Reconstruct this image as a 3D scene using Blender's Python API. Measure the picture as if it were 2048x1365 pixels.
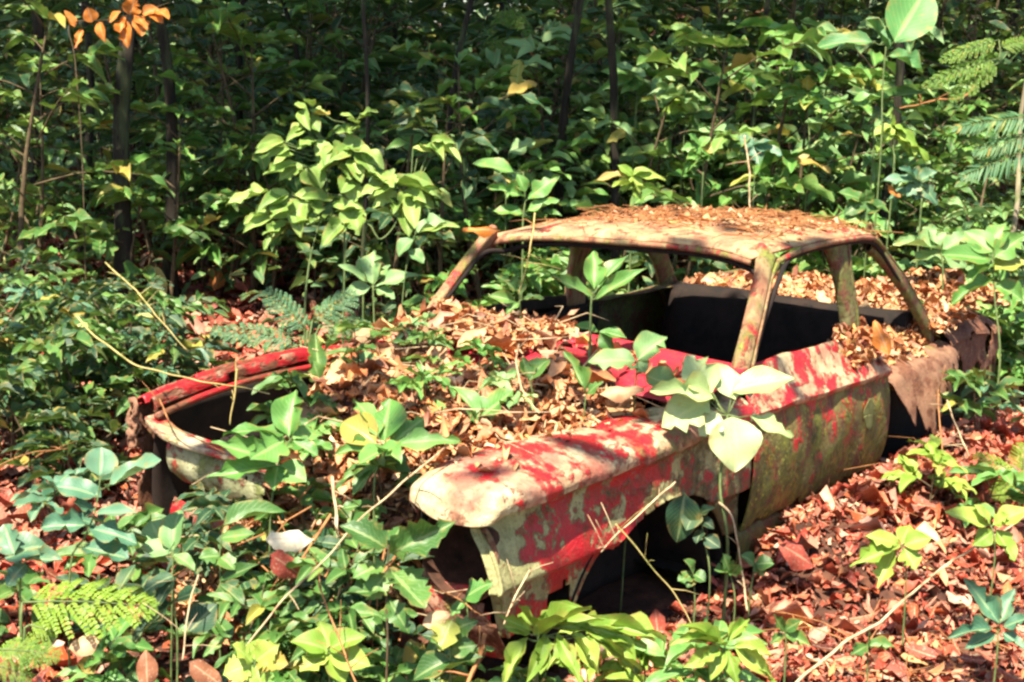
import bpy, math, random
import numpy as np
from mathutils import Vector, Matrix

for o in list(bpy.data.objects):
    bpy.data.objects.remove(o, do_unlink=True)
scene = bpy.context.scene
COL = scene.collection

# ------------------------------------------------------------------ camera
CAM = np.array([5.086, 2.930, 2.0])
YAW, PITCH, ROLL = [math.radians(a) for a in (215.478, 11.089, 2.004)]
fwd = Vector((math.cos(YAW) * math.cos(PITCH), math.sin(YAW) * math.cos(PITCH), -math.sin(PITCH)))
rgt = fwd.cross(Vector((0, 0, 1))).normalized()
upv = rgt.cross(fwd)
cr, sr = math.cos(ROLL), math.sin(ROLL)
r2, u2 = rgt * cr + upv * sr, upv * cr - rgt * sr
camd = bpy.data.cameras.new('camera')
cam = bpy.data.objects.new('camera', camd)
COL.objects.link(cam)
cam.matrix_world = Matrix(((r2.x, u2.x, -fwd.x, CAM[0]), (r2.y, u2.y, -fwd.y, CAM[1]), (r2.z, u2.z, -fwd.z, CAM[2]), (0, 0, 0, 1)))
camd.sensor_width = 36.0
camd.lens = 36.0 * 2964.0 / 2048.0
camd.clip_start = 0.05
camd.clip_end = 400
scene.camera = cam

# ------------------------------------------------------------------ light
SUN = Vector((0.46, 0.07, 0.87)).normalized()
elev, azim = math.asin(SUN.z), math.atan2(SUN.x, SUN.y)
world = bpy.data.worlds.new('World')
scene.world = world
world.use_nodes = True
wn = world.node_tree
sky = wn.nodes.new('ShaderNodeTexSky')
sky.sky_type = 'NISHITA'
sky.sun_disc = False
sky.sun_elevation = elev
sky.sun_rotation = azim
wn.links.new(sky.outputs[0], wn.nodes['Background'].inputs[0])
wn.nodes['Background'].inputs[1].default_value = 0.08
sl = bpy.data.lights.new('sun', 'SUN')
sl.energy = 5.0
sl.angle = math.radians(0.6)
sl.color = (1.0, 0.91, 0.74)
so = bpy.data.objects.new('sun', sl)
COL.objects.link(so)
so.rotation_euler = (-SUN).to_track_quat('-Z', 'Y').to_euler()
scene.view_settings.view_transform = 'Standard'
scene.view_settings.look = 'None'
scene.view_settings.gamma = 1.0
scene.view_settings.use_curve_mapping = False
scene.view_settings.exposure = 1.65
scene.cycles.max_bounces = 4
scene.cycles.diffuse_bounces = 2
scene.cycles.glossy_bounces = 2
scene.cycles.transmission_bounces = 3
scene.cycles.use_adaptive_sampling = True
scene.cycles.adaptive_threshold = .03
scene.cycles.transparent_max_bounces = 4
scene.cycles.use_denoising = True
scene.cycles.filter_width = 2.6

# ------------------------------------------------------------------ helpers
rng = np.random.RandomState(7)
R = random.Random(11)


def sm(a, b, x):
    t = np.clip((np.asarray(x, float) - a) / (b - a), 0, 1)
    return t * t * (3 - 2 * t)


def wob(x, y, f=1.0, s=0.0):
    """smooth pseudo noise, about -1..1"""
    x = np.asarray(x, float) * f; y = np.asarray(y, float) * f
    return (np.sin(1.7 * x + 2.3 * y + s) + np.sin(-2.9 * x + 1.3 * y + 1.7 * s + 1) + np.sin(4.1 * x + 3.7 * y + 2.3 * s + 2) * .6
            + np.sin(6.3 * x - 5.1 * y + s * 3.1) * .4) / 3.0


def depth_side(x, y):
    dx, dy = np.asarray(x, float) - CAM[0], np.asarray(y, float) - CAM[1]
    return dx * math.cos(YAW) + dy * math.sin(YAW), dx * math.sin(YAW) - dy * math.cos(YAW)


def ground_z(x, y):
    """forest floor: flat round the car, banked litter against the door, rising behind"""
    x = np.asarray(x, float); y = np.asarray(y, float)
    s, t = depth_side(x, y)
    k = .075 + .05 * sm(-1, 4, t)
    z = .24 + k * np.log1p(np.exp(np.clip((s - 7.8) / .8, -20, 40))) * .8
    z = z + .035 * wob(x, y, .9, 1.0) + .015 * wob(x, y, 3.1, 4.0)
    z = z + .20 * np.exp(-((y - .98) / .36) ** 2) * sm(.85, .25, x) * sm(-2.3, -.8, x)
    z = z + .10 * sm(1.0, 2.4, y) * sm(2.5, -1.0, x)
    z = z - .06 * sm(1.0, .6, np.abs(y)) * sm(2.2, 1.8, np.abs(x))
    return z


def heap_z(x, y):
    """surface of the leaf heap that fills the engine bay and covers the cowl"""
    x = np.asarray(x, float); y = np.asarray(y, float)
    z = .885 + .04 * sm(1.2, .8, x) + .05 * wob(x, y, 2.2, 3.0) - .50 * sm(1.55, 2.25, x)
    z = z - .42 * sm(1.22, 1.5, x) * sm(-.28, -.48, y)
    z = z + .05 * sm(.9, .6, x) * sm(.1, -.3, y)
    z = z - .05 * sm(.25, .5, y)
    return z


def link(o, parent=None):
    COL.objects.link(o)
    if parent is not None:
        o.parent = parent
    return o


def tag(o, label=None, cat=None, group=None, kind=None):
    if label: o['label'] = label
    if cat: o['category'] = cat
    if group: o['group'] = group
    if kind: o['kind'] = kind
    return o


def empty(name, loc=(0, 0, 0), rz=0.0, sc=1.0):
    o = bpy.data.objects.new(name, None)
    o.empty_display_size = .1
    o.location = loc
    o.rotation_euler = (0, 0, rz)
    o.scale = (sc, sc, sc)
    COL.objects.link(o)
    return o


def make_mesh(name, verts, faces, mat=None, smooth=True, uv=None, rnd=None):
    """faces: (n,4) or (n,3) int array, or a list of both kinds"""
    me = bpy.data.meshes.new(name)
    verts = np.asarray(verts, np.float32)
    if isinstance(faces, np.ndarray):
        n, k = faces.shape
        me.vertices.add(len(verts)); me.vertices.foreach_set('co', verts.ravel())
        me.loops.add(n * k); me.loops.foreach_set('vertex_index', faces.astype(np.int32).ravel())
        me.polygons.add(n)
        me.polygons.foreach_set('loop_start', np.arange(0, n * k, k, dtype=np.int32))
        me.polygons.foreach_set('loop_total', np.full(n, k, np.int32))
        me.update(calc_edges=True)
        li = faces.ravel()
    else:
        me.from_pydata([tuple(map(float, v)) for v in verts], [], [tuple(map(int, f)) for f in faces])
        li = np.array([l.vertex_index for l in me.loops])
    if uv is not None:
        l = me.uv_layers.new(name='UVMap')
        l.data.foreach_set('uv', np.asarray(uv, np.float32)[li].ravel())
    if rnd is not None:
        a = me.attributes.new('rnd', 'FLOAT', 'POINT')
        a.data.foreach_set('value', np.asarray(rnd, np.float32))
    me.polygons.foreach_set('use_smooth', np.full(len(me.polygons), smooth))
    if mat is not None: me.materials.append(mat)
    return me


class MB:
    """collects tubes and boxes for ONE mesh"""
    def __init__(s): s.v = []; s.f = []

    def add(s, v, f):
        n = len(s.v); s.v += [tuple(p) for p in v]; s.f += [tuple(i + n for i in q) for q in f]

    def tube(s, pts, r0, r1=None, n=6, cap=True):
        pts = [Vector(p) for p in pts]
        r1 = r0 if r1 is None else r1
        v, f = [], []
        m = len(pts)
        for i, p in enumerate(pts):
            d = (pts[min(i + 1, m - 1)] - pts[max(i - 1, 0)]).normalized()
            a = d.cross(Vector((.31, .2, .93)))
            if a.length < .05: a = d.cross(Vector((1, 0, 0)))
            a.normalize(); b = d.cross(a)
            r = r0 + (r1 - r0) * i / max(1, m - 1)
            for k in range(n):
                t = 2 * math.pi * k / n
                v.append(p + (a * math.cos(t) + b * math.sin(t)) * r)
        for i in range(m - 1):
            for k in range(n):
                f.append((i * n + k, i * n + (k + 1) % n, (i + 1) * n + (k + 1) % n, (i + 1) * n + k))
        if cap:
            f.append(tuple(range(n))[::-1]); f.append(tuple((m - 1) * n + k for k in range(n)))
        s.add(v, f)

    def build(s, name, mat, parent=None, smooth=True):
        o = bpy.data.objects.new(name, make_mesh(name, s.v, s.f, mat, smooth))
        return link(o, parent)


def spline(pts, n):
    """Catmull-Rom through the points, n samples"""
    P = np.asarray(pts, float)
    m = len(P)
    if m < 3:
        t = np.linspace(0, 1, n)[:, None]
        return P[0] * (1 - t) + P[-1] * t
    u = np.linspace(0, m - 1, n)
    i = np.minimum(u.astype(int), m - 2)
    t = (u - i)
    sh = (n,) + (1,) * (P.ndim - 1)
    t = t.reshape(sh)
    p0 = P[np.maximum(i - 1, 0)]; p1 = P[i]; p2 = P[i + 1]; p3 = P[np.minimum(i + 2, m - 1)]
    return .5 * (2 * p1 + (p2 - p0) * t + (2 * p0 - 5 * p1 + 4 * p2 - p3) * t * t + (3 * p1 - p0 - 3 * p2 + p3) * t ** 3)


# ------------------------------------------------------------------ materials
def new_mat(name):
    m = bpy.data.materials.new(name)
    m.use_nodes = True
    nt = m.node_tree
    nt.nodes.clear()
    return m, nt


def N(nt, typ, **kw):
    n = nt.nodes.new(typ)
    for k, v in kw.items():
        if k.startswith('i_'):
            n.inputs[k[2:].replace('_', ' ')].default_value = v
        else:
            setattr(n, k, v)
    return n


def ramp(nt, src, stops, interp='LINEAR'):
    r = nt.nodes.new('ShaderNodeValToRGB')
    r.color_ramp.interpolation = interp
    e = r.color_ramp.elements
    while len(e) < len(stops): e.new(.5)
    for k, (p, c) in enumerate(stops):
        e[k].position = p
        e[k].color = (c, c, c, 1) if isinstance(c, (int, float)) else (*c, 1)
    nt.links.new(src, r.inputs[0])
    return r.outputs[0]


def mixc(nt, fac, a, b, blend='MIX'):
    m = nt.nodes.new('ShaderNodeMix')
    m.data_type = 'RGBA'; m.blend_type = blend
    for s, v in ((m.inputs[0], fac), (m.inputs[6], a), (m.inputs[7], b)):
        if isinstance(v, (int, float)): s.default_value = v
        elif isinstance(v, tuple): s.default_value = (*v, 1)
        else: nt.links.new(v, s)
    return m.outputs[2]


def math_(nt, op, a, b=0.0, c=None):
    m = nt.nodes.new('ShaderNodeMath'); m.operation = op
    for s, v in ((m.inputs[0], a), (m.inputs[1], b)) + (((m.inputs[2], c),) if c is not None else ()):
        if isinstance(v, (int, float)): s.default_value = v
        else: nt.links.new(v, s)
    return m.outputs[0]


def noise(nt, vec, scale, detail=4, rough=.55, dist=0.0):
    n = N(nt, 'ShaderNodeTexNoise')
    n.inputs['Scale'].default_value = scale; n.inputs['Detail'].default_value = detail
    n.inputs['Roughness'].default_value = rough; n.inputs['Distortion'].default_value = dist
    if vec is not None: nt.links.new(vec, n.inputs['Vector'])
    return n.outputs[0]


def leaf_out(m, nt, c, rough, trans, veins):
    L = nt.links.new
    p = N(nt, 'ShaderNodeBsdfPrincipled')
    L(c, p.inputs['Base Color'])
    p.inputs['Roughness'].default_value = rough
    p.inputs['Specular IOR Level'].default_value = .42
    if veins is not None:
        bp = N(nt, 'ShaderNodeBump'); bp.inputs['Strength'].default_value = .35; bp.inputs['Distance'].default_value = .004
        bp.invert = True
        L(veins, bp.inputs['Height']); L(bp.outputs[0], p.inputs['Normal'])
    t = N(nt, 'ShaderNodeBsdfTranslucent')
    L(mixc(nt, .25, c, (.35, .55, .04)), t.inputs[0])
    mx = N(nt, 'ShaderNodeMixShader'); mx.inputs[0].default_value = trans
    L(p.outputs[0], mx.inputs[1]); L(t.outputs[0], mx.inputs[2])
    o = N(nt, 'ShaderNodeOutputMaterial'); L(mx.outputs[0], o.inputs[0])
    return m


def leaf_mat(name, cols, src='object', trans=.35, rough=.42, vein=.50, spots=.5, spotcol=(.30, .20, .05), cheap=False):
    """living leaf: colour by leaf, pale midrib and side veins, blotches, light shining through"""
    m, nt = new_mat(name)
    L = nt.links.new
    if src == 'object':
        rv = N(nt, 'ShaderNodeObjectInfo').outputs['Random']
    else:
        rv = N(nt, 'ShaderNodeAttribute', attribute_name='rnd').outputs['Fac']
    k = len(cols)
    base = ramp(nt, rv, [(.955 * i / (k - 1), c) for i, c in enumerate(cols)] + [(.975, (.30, .30, .05)), (1.0, (.34, .22, .05))])
    uv = N(nt, 'ShaderNodeUVMap').outputs[0]
    sp = N(nt, 'ShaderNodeSeparateXYZ'); L(uv, sp.inputs[0])
    av = math_(nt, 'ABSOLUTE', math_(nt, 'SUBTRACT', sp.outputs[1], .5))
    rib = ramp(nt, av, [(0, 1.0), (.035, .9), (.07, 0.0)])
    wv = math_(nt, 'SINE', math_(nt, 'MULTIPLY', math_(nt, 'SUBTRACT', sp.outputs[0], math_(nt, 'MULTIPLY', av, .75)), 62.0))
    side = ramp(nt, wv, [(0, 0.0), (.86, 0.0), (1, .55)])
    veins = math_(nt, 'MAXIMUM', rib, side)
    light = mixc(nt, .5, base, (.62, .72, .30))
    c = mixc(nt, math_(nt, 'MULTIPLY', veins, vein), base, light)
    if cheap: return leaf_out(m, nt, c, rough, trans, None)
    tc = N(nt, 'ShaderNodeTexCoord').outputs['Object']
    ns = noise(nt, N(nt, 'ShaderNodeNewGeometry').outputs['Position'], 26, 3)
    c = mixc(nt, math_(nt, 'MULTIPLY', ramp(nt, ns, [(.60, 0.0), (.74, 1.0)]), spots), c, spotcol)
    c = mixc(nt, math_(nt, 'MULTIPLY', ramp(nt, ns, [(.25, 1.0), (.5, 0.0)]), .25), c, mixc(nt, .5, c, (.02, .06, .03)))
    big = noise(nt, N(nt, 'ShaderNodeNewGeometry').outputs['Position'], 6.5, 3)
    c = mixc(nt, ramp(nt, big, [(.54, 0.0), (.75, .35)]), c, mixc(nt, .5, c, (.34, .34, .05)))
    edge = math_(nt, 'MULTIPLY', ramp(nt, av, [(.36, 0.0), (.5, 1.0)]), ramp(nt, ns, [(.46, 0.0), (.6, .7)]))
    c = mixc(nt, edge, c, (.32, .22, .06))
    return leaf_out(m, nt, c, rough, trans, veins)


def litter_mat(name, cols, src='attr', trans=0.0, rough=.6):
    m, nt = new_mat(name)
    L = nt.links.new
    rv = N(nt, 'ShaderNodeAttribute', attribute_name='rnd').outputs['Fac'] if src == 'attr' else N(nt, 'ShaderNodeObjectInfo').outputs['Random']
    base = ramp(nt, rv, [(i / (len(cols) - 1), c) for i, c in enumerate(cols)])
    pos = N(nt, 'ShaderNodeNewGeometry').outputs['Position']
    n1 = noise(nt, pos, 34, 2); n2 = noise(nt, pos, 150, 1)
    c = mixc(nt, ramp(nt, n1, [(.46, 0.0), (.68, .5)]), base, mixc(nt, .55, base, (.14, .045, .02)))
    c = mixc(nt, ramp(nt, n2, [(.6, 0.0), (.75, .5)]), c, (.55, .42, .28))
    uv = N(nt, 'ShaderNodeUVMap').outputs[0]
    sp = N(nt, 'ShaderNodeSeparateXYZ'); L(uv, sp.inputs[0])
    av = math_(nt, 'ABSOLUTE', math_(nt, 'SUBTRACT', sp.outputs[1], .5))
    c = mixc(nt, ramp(nt, av, [(.02, .45), (.06, 0.0)]), c, (.60, .42, .25))
    p = N(nt, 'ShaderNodeBsdfPrincipled'); L(c, p.inputs['Base Color'])
    p.inputs['Roughness'].default_value = rough; p.inputs['Specular IOR Level'].default_value = .35
    bp = N(nt, 'ShaderNodeBump'); bp.inputs['Strength'].default_value = .5; bp.inputs['Distance'].default_value = .006
    L(n1, bp.inputs['Height']); L(bp.outputs[0], p.inputs['Normal'])
    if not trans:
        o = N(nt, 'ShaderNodeOutputMaterial'); L(p.outputs[0], o.inputs[0])
        return m
    t = N(nt, 'ShaderNodeBsdfTranslucent'); L(c, t.inputs[0])
    mx = N(nt, 'ShaderNodeMixShader'); mx.inputs[0].default_value = trans
    L(p.outputs[0], mx.inputs[1]); L(t.outputs[0], mx.inputs[2])
    o = N(nt, 'ShaderNodeOutputMaterial'); L(mx.outputs[0], o.inputs[0])
    return m


def plain_mat(name, c1, c2, scale=12, rough=.85, bump=.4, dist=.01, stretch=(1, 1, 1), c3=None):
    m, nt = new_mat(name)
    L = nt.links.new
    mp = N(nt, 'ShaderNodeMapping'); mp.inputs['Scale'].default_value = stretch
    L(N(nt, 'ShaderNodeNewGeometry').outputs['Position'], mp.inputs[0])
    n1 = noise(nt, mp.outputs[0], scale, 6, .65)
    c = ramp(nt, n1, [(.32, c1), (.66, c2)])
    if c3:
        n2 = noise(nt, mp.outputs[0], scale * .6, 5, .7)
        c = mixc(nt, ramp(nt, n2, [(.52, 0.0), (.62, 1.0)]), c, c3)
    p = N(nt, 'ShaderNodeBsdfPrincipled'); L(c, p.inputs['Base Color'])
    p.inputs['Roughness'].default_value = rough; p.inputs['Specular IOR Level'].default_value = .3
    bp = N(nt, 'ShaderNodeBump'); bp.inputs['Strength'].default_value = bump; bp.inputs['Distance'].default_value = dist
    L(n1, bp.inputs['Height']); L(bp.outputs[0], p.inputs['Normal'])
    o = N(nt, 'ShaderNodeOutputMaterial'); L(p.outputs[0], o.inputs[0])
    return m


RED, RED2 = (.50, .012, .020), (.34, .006, .014)
CREAM, CREAM2 = (.66, .60, .38), (.50, .42, .26)
OLIVE, MOSS = (.16, .15, .045), (.24, .28, .035)
RUST, RUST2 = (.20, .075, .035), (.09, .035, .02)


def paint(name, base=(CREAM, CREAM2), red=.52, moss=.62, rust=.60, scale=8.0, stretch=(1, 1, 1), seed=0.0, mossz=None, redsoft=.02, redcol=(RED, RED2), pink=0.0, mosscol=(OLIVE, MOSS), mossx=None, dots=0.0, redx=None):
    """weathered bodywork: primer and lichen, flakes of red paint, rust, moss (thresholds: lower shows more)"""
    m, nt = new_mat(name)
    L = nt.links.new
    mp = N(nt, 'ShaderNodeMapping'); mp.inputs['Scale'].default_value = stretch; mp.inputs['Location'].default_value = (seed, seed * 1.7, seed * .6)
    pos = N(nt, 'ShaderNodeNewGeometry').outputs['Position']
    L(pos, mp.inputs[0])
    v = mp.outputs[0]
    fine = noise(nt, v, scale * 9, 3, .6)
    nb = noise(nt, v, scale * 1.6, 6, .65)
    c = ramp(nt, nb, [(.35, base[0]), (.65, base[1])])
    if pink: c = mixc(nt, ramp(nt, noise(nt, v, scale * .8, 4, .6), [(.36, 0.0), (.60, pink)]), c, (.44, .055, .055))
    nm = noise(nt, v, scale * .75, 7, .68)
    if mossz is not None:
        sx = N(nt, 'ShaderNodeSeparateXYZ'); L(pos, sx.inputs[0])
        g = math_(nt, 'MULTIPLY', math_(nt, 'SUBTRACT', mossz, sx.outputs[2]), .55)
        nm = math_(nt, 'ADD', nm, g)
    if mossx is not None:
        sx = N(nt, 'ShaderNodeSeparateXYZ'); L(pos, sx.inputs[0])
        nm = math_(nt, 'ADD', nm, math_(nt, 'MULTIPLY', math_(nt, 'SUBTRACT', mossx, sx.outputs[0]), .22))
    mo = ramp(nt, nm, [(moss - .05, 0.0), (moss + .05, 1.0)])
    mc = ramp(nt, noise(nt, v, scale * 4, 4, .7), [(.35, mosscol[0]), (.68, mosscol[1])])
    nr = math_(nt, 'ADD', math_(nt, 'MULTIPLY', noise(nt, v, scale, 6, .62, .3), .72), math_(nt, 'MULTIPLY', noise(nt, v, scale * 3.4, 4, .6), .28))
    if redx is not None:
        sx = N(nt, 'ShaderNodeSeparateXYZ'); L(pos, sx.inputs[0])
        nr = math_(nt, 'SUBTRACT', nr, math_(nt, 'MULTIPLY', math_(nt, 'MAXIMUM', math_(nt, 'SUBTRACT', sx.outputs[0], redx), 0.0), 1.2))
    rd = ramp(nt, nr, [(red - redsoft, 0.0), (red + redsoft, 1.0)])
    rc = ramp(nt, nb, [(.4, redcol[0]), (.7, redcol[1])])
    ru = ramp(nt, noise(nt, v, scale * 1.3, 7, .7), [(rust - .03, 0.0), (rust + .04, 1.0)])
    rcol = ramp(nt, fine, [(.35, RUST2), (.65, RUST)])
    c = mixc(nt, rd, c, rc)
    rim = ramp(nt, nr, [(red - .035, 0.0), (red - .012, .75), (red + .004, 0.0)])
    c = mixc(nt, rim, c, (.13, .05, .022))
    m2 = N(nt, 'ShaderNodeMapping'); m2.inputs['Scale'].default_value = (1, 1, .07); L(pos, m2.inputs[0])
    stk = ramp(nt, noise(nt, m2.outputs[0], 24, 4, .6), [(.50, 0.0), (.68, .55)])
    c = mixc(nt, stk, c, mixc(nt, .65, c, (.11, .06, .025)))
    c = mixc(nt, mo, c, mc)
    c = mixc(nt, ru, c, rcol)
    c = mixc(nt, ramp(nt, fine, [(.58, 0.0), (.72, .45)]), c, (.12, .09, .05))
    if dots:
        vo = N(nt, 'ShaderNodeTexVoronoi'); vo.inputs['Scale'].default_value = 62; L(pos, vo.inputs['Vector'])
        dm = math_(nt, 'MULTIPLY', ramp(nt, vo.outputs['Distance'], [(.26, 1.0), (.36, 0.0)]), ramp(nt, noise(nt, pos, 9, 4, .6), [(.50, 0.0), (.58, 1.0)]))
        c = mixc(nt, math_(nt, 'MULTIPLY', dm, .9), c, (.36, .36, .04))
    gr = ramp(nt, noise(nt, v, scale * .55, 8, .75), [(.45, 0.0), (.70, .6)])
    c = mixc(nt, gr, c, mixc(nt, .5, c, (.10, .065, .03)))
    c = mixc(nt, ramp(nt, noise(nt, v, scale * 16, 2, .5), [(.62, 0.0), (.70, .6)]), c, (.05, .035, .02))
    p = N(nt, 'ShaderNodeBsdfPrincipled'); L(c, p.inputs['Base Color'])
    L(ramp(nt, rd, [(0, .78), (1, .45)]), p.inputs['Roughness'])
    p.inputs['Specular IOR Level'].default_value = .4
    bp = N(nt, 'ShaderNodeBump'); bp.inputs['Strength'].default_value = .8; bp.inputs['Distance'].default_value = .010
    h = math_(nt, 'ADD', math_(nt, 'MULTIPLY', fine, .5), math_(nt, 'ADD', math_(nt, 'MULTIPLY', rd, .5), math_(nt, 'MULTIPLY', mo, .8)))
    L(h, bp.inputs['Height']); L(bp.outputs[0], p.inputs['Normal'])
    o = N(nt, 'ShaderNodeOutputMaterial'); L(p.outputs[0], o.inputs[0])
    return m


M = {}
GREEN = dict(
    blue=[(.045, .135, .080), (.070, .185, .110), (.12, .25, .15)],
    mid=[(.032, .098, .020), (.058, .152, .030), (.10, .215, .046)],
    dark=[(.008, .040, .020), (.014, .060, .026), (.028, .090, .036)],
    bright=[(.060, .18, .030), (.095, .24, .045), (.15, .32, .075)],
    pale=[(.11, .23, .075), (.16, .30, .11), (.24, .39, .15)],
    lime=[(.15, .27, .025), (.22, .35, .04), (.31, .43, .07)],
    shrub=[(.075, .17, .03), (.12, .24, .045), (.20, .33, .08)],
    painted_glare=[(.34, .44, .17), (.44, .52, .25), (.28, .40, .13)],  # pale colour stands in for sun glare on glossy green leaves
    sunny=[(.12, .22, .035), (.18, .30, .055), (.27, .40, .09)],
    big=[(.05, .17, .05), (.08, .23, .06), (.10, .26, .07)],
)
for k, c in GREEN.items():
    M[k] = leaf_mat('leaf_' + k, c, trans=.20 if k != 'painted_glare' else .12, rough=.45 if k in ('bright', 'mid', 'painted_glare', 'blue') else .55)
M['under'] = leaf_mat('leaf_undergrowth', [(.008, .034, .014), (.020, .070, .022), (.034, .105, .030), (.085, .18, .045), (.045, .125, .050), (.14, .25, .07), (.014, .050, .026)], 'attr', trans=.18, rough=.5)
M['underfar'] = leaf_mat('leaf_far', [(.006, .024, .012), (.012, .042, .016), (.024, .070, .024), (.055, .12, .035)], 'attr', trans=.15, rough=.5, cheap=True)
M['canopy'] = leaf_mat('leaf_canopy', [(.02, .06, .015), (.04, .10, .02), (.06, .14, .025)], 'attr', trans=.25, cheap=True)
M['frond_lime'] = leaf_mat('frond_lime', [(.17, .30, .02), (.24, .38, .03), (.20, .34, .03)], 'attr', vein=.1, spots=.1)
M['frond_blue'] = leaf_mat('frond_blue', [(.05, .14, .06), (.08, .20, .09), (.12, .25, .11)], 'attr', vein=.1)
M['frond_mid'] = leaf_mat('frond_mid', [(.08, .18, .02), (.12, .24, .03), (.16, .28, .03)], 'attr', vein=.1)
M['litter'] = litter_mat('dead_leaf_red', [(0.069, 0.015, 0.01), (0.275, 0.037, 0.02), (0.413, 0.063, 0.031), (0.112, 0.02, 0.012), (0.473, 0.111, 0.051), (0.327, 0.041, 0.024), (0.55, 0.229, 0.143), (0.06, 0.015, 0.01), (0.447, 0.089, 0.024), (0.619, 0.37, 0.258), (0.172, 0.027, 0.017), (0.482, 0.141, 0.082), (0.206, 0.048, 0.02)], trans=0.0)
M['litter_tan'] = litter_mat('dead_leaf_tan', [(0.169, 0.049, 0.02), (0.432, 0.156, 0.059), (0.583, 0.279, 0.119), (0.282, 0.082, 0.028), (0.677, 0.402, 0.203), (0.376, 0.098, 0.032), (0.564, 0.205, 0.063), (0.733, 0.508, 0.301), (0.226, 0.066, 0.025), (0.508, 0.205, 0.077), (0.658, 0.361, 0.168), (0.113, 0.037, 0.017), (0.564, 0.246, 0.154), (0.62, 0.377, 0.105)], trans=0.0)
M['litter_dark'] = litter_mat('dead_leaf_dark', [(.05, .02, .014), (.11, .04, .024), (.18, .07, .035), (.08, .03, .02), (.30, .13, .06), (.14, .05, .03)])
for k, c in dict(orange=(.62, .20, .025), cream=(.78, .70, .52), tan=(.58, .36, .19), brown=(.30, .12, .06), redleaf=(.36, .07, .045)).items():
    M['dead_' + k] = litter_mat('dead_single_' + k, [c, tuple(a * .8 for a in c)], 'object', .2)
M['soil'] = plain_mat('forest_soil', (.030, .012, .008), (.10, .042, .025), 9, .95, .8, .03, c3=(.14, .055, .03))
M['stem_green'] = plain_mat('stem_green', (.06, .11, .03), (.16, .20, .07), 30, .7)
M['stem_brown'] = plain_mat('stem_brown', (.05, .035, .018), (.13, .09, .045), 30, .8)
M['pale_wood'] = plain_mat('pale_wood', (.38, .26, .14), (.62, .47, .28), 25, .8, c3=(.30, .17, .09))
M['vine'] = plain_mat('vine_bark', (.34, .25, .08), (.50, .40, .16), 30, .75, c3=(.22, .22, .06))
M['dead_wood'] = plain_mat('dead_wood', (.20, .08, .03), (.42, .19, .07), 25, .85)
M['bark'] = plain_mat('dark_bark', (.010, .008, .006), (.034, .026, .018), 14, .9, .9, .02, (1, 1, .25), c3=(.05, .06, .025))
M['bark_pale'] = plain_mat('pale_bark', (.16, .13, .08), (.34, .28, .19), 18, .9, .6, .01, (1, 1, .3), c3=(.14, .16, .06))
M['fender_side'] = paint('paint_fender_side', red=.485, moss=.60, rust=.63, scale=11, seed=1.3, base=((.48, .45, .21), (.26, .26, .10)), mossx=1.45, redx=1.84, mosscol=((.075, .06, .022), (.15, .13, .035)))
M['fender_top'] = paint('paint_fender_top', red=.525, moss=.58, rust=.62, scale=8, seed=4.1, mossx=1.10, redx=1.93, base=((.60, .52, .31), (.48, .40, .20)), pink=.75, mosscol=((.13, .115, .04), (.26, .25, .08)))
M['door'] = paint('paint_door', red=.525, moss=.50, rust=.57, scale=9.5, stretch=(1, 1, .75), seed=2.2, mossz=.60, base=((.22, .19, .05), (.12, .085, .028)), mosscol=((.055, .055, .014), (.19, .20, .028)), dots=.40)
M['shoulder'] = paint('paint_shoulder', red=.51, moss=.66, rust=.69, scale=9, seed=6.6, base=((.58, .48, .28), (.44, .32, .17)), pink=.5)
M['roof'] = paint('paint_roof', red=.59, moss=.66, rust=.63, scale=8, seed=3.3, base=((.50, .38, .19), (.38, .22, .10)), pink=.4)
M['pillar'] = paint('paint_pillar', red=.58, moss=.58, rust=.58, scale=12, stretch=(1, 1, .3), seed=5.5, base=((.36, .26, .12), (.22, .13, .06)), pink=.4)
M['rail'] = paint('paint_red_rail', red=.48, moss=.64, rust=.54, scale=9, stretch=(.4, 1, 1), seed=7.7, base=((.45, .24, .16), (.36, .14, .09)))
M['cowl'] = paint('paint_cowl', red=.40, moss=.74, rust=.72, scale=5, seed=9.1, base=((.62, .40, .32), (.50, .22, .18)), redcol=((.46, .02, .04), (.36, .015, .03)))
M['nose'] = paint('paint_nose', red=.60, moss=.56, rust=.60, scale=9, seed=8.2, base=((.46, .46, .27), (.33, .34, .16)), mosscol=((.15, .17, .05), (.24, .27, .08)))
M['nose_lip'] = paint('paint_nose_lip', red=.53, moss=.58, rust=.60, scale=9, stretch=(1, .5, 1), seed=8.9, base=((.46, .42, .26), (.42, .26, .17)), mosscol=((.20, .22, .07), (.30, .33, .11)))
M['rusty'] = paint('rusted_steel', red=.72, moss=.62, rust=.40, scale=9, seed=2.9, base=((.26, .13, .075), (.34, .19, .12)))
M['torn'] = paint('torn_steel', red=.75, moss=.66, rust=.53, scale=9, seed=12.9, base=((.22, .10, .055), (.30, .16, .095)))
M['mossy'] = paint('mossy_steel', red=.74, moss=.44, rust=.52, scale=9, seed=3.9, base=((.20, .19, .08), (.14, .12, .05)), mosscol=((.08, .075, .025), (.16, .17, .035)))
M['bowl'] = plain_mat('brown_rust', (.03, .016, .010), (.11, .045, .026), 18, .9)
M['lichen'] = plain_mat('lichen', (.11, .12, .035), (.22, .23, .08), 40, .95)
M['inside'] = plain_mat('dark_rust', (.008, .007, .006), (.026, .015, .011), 12, .9, .4)

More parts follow.
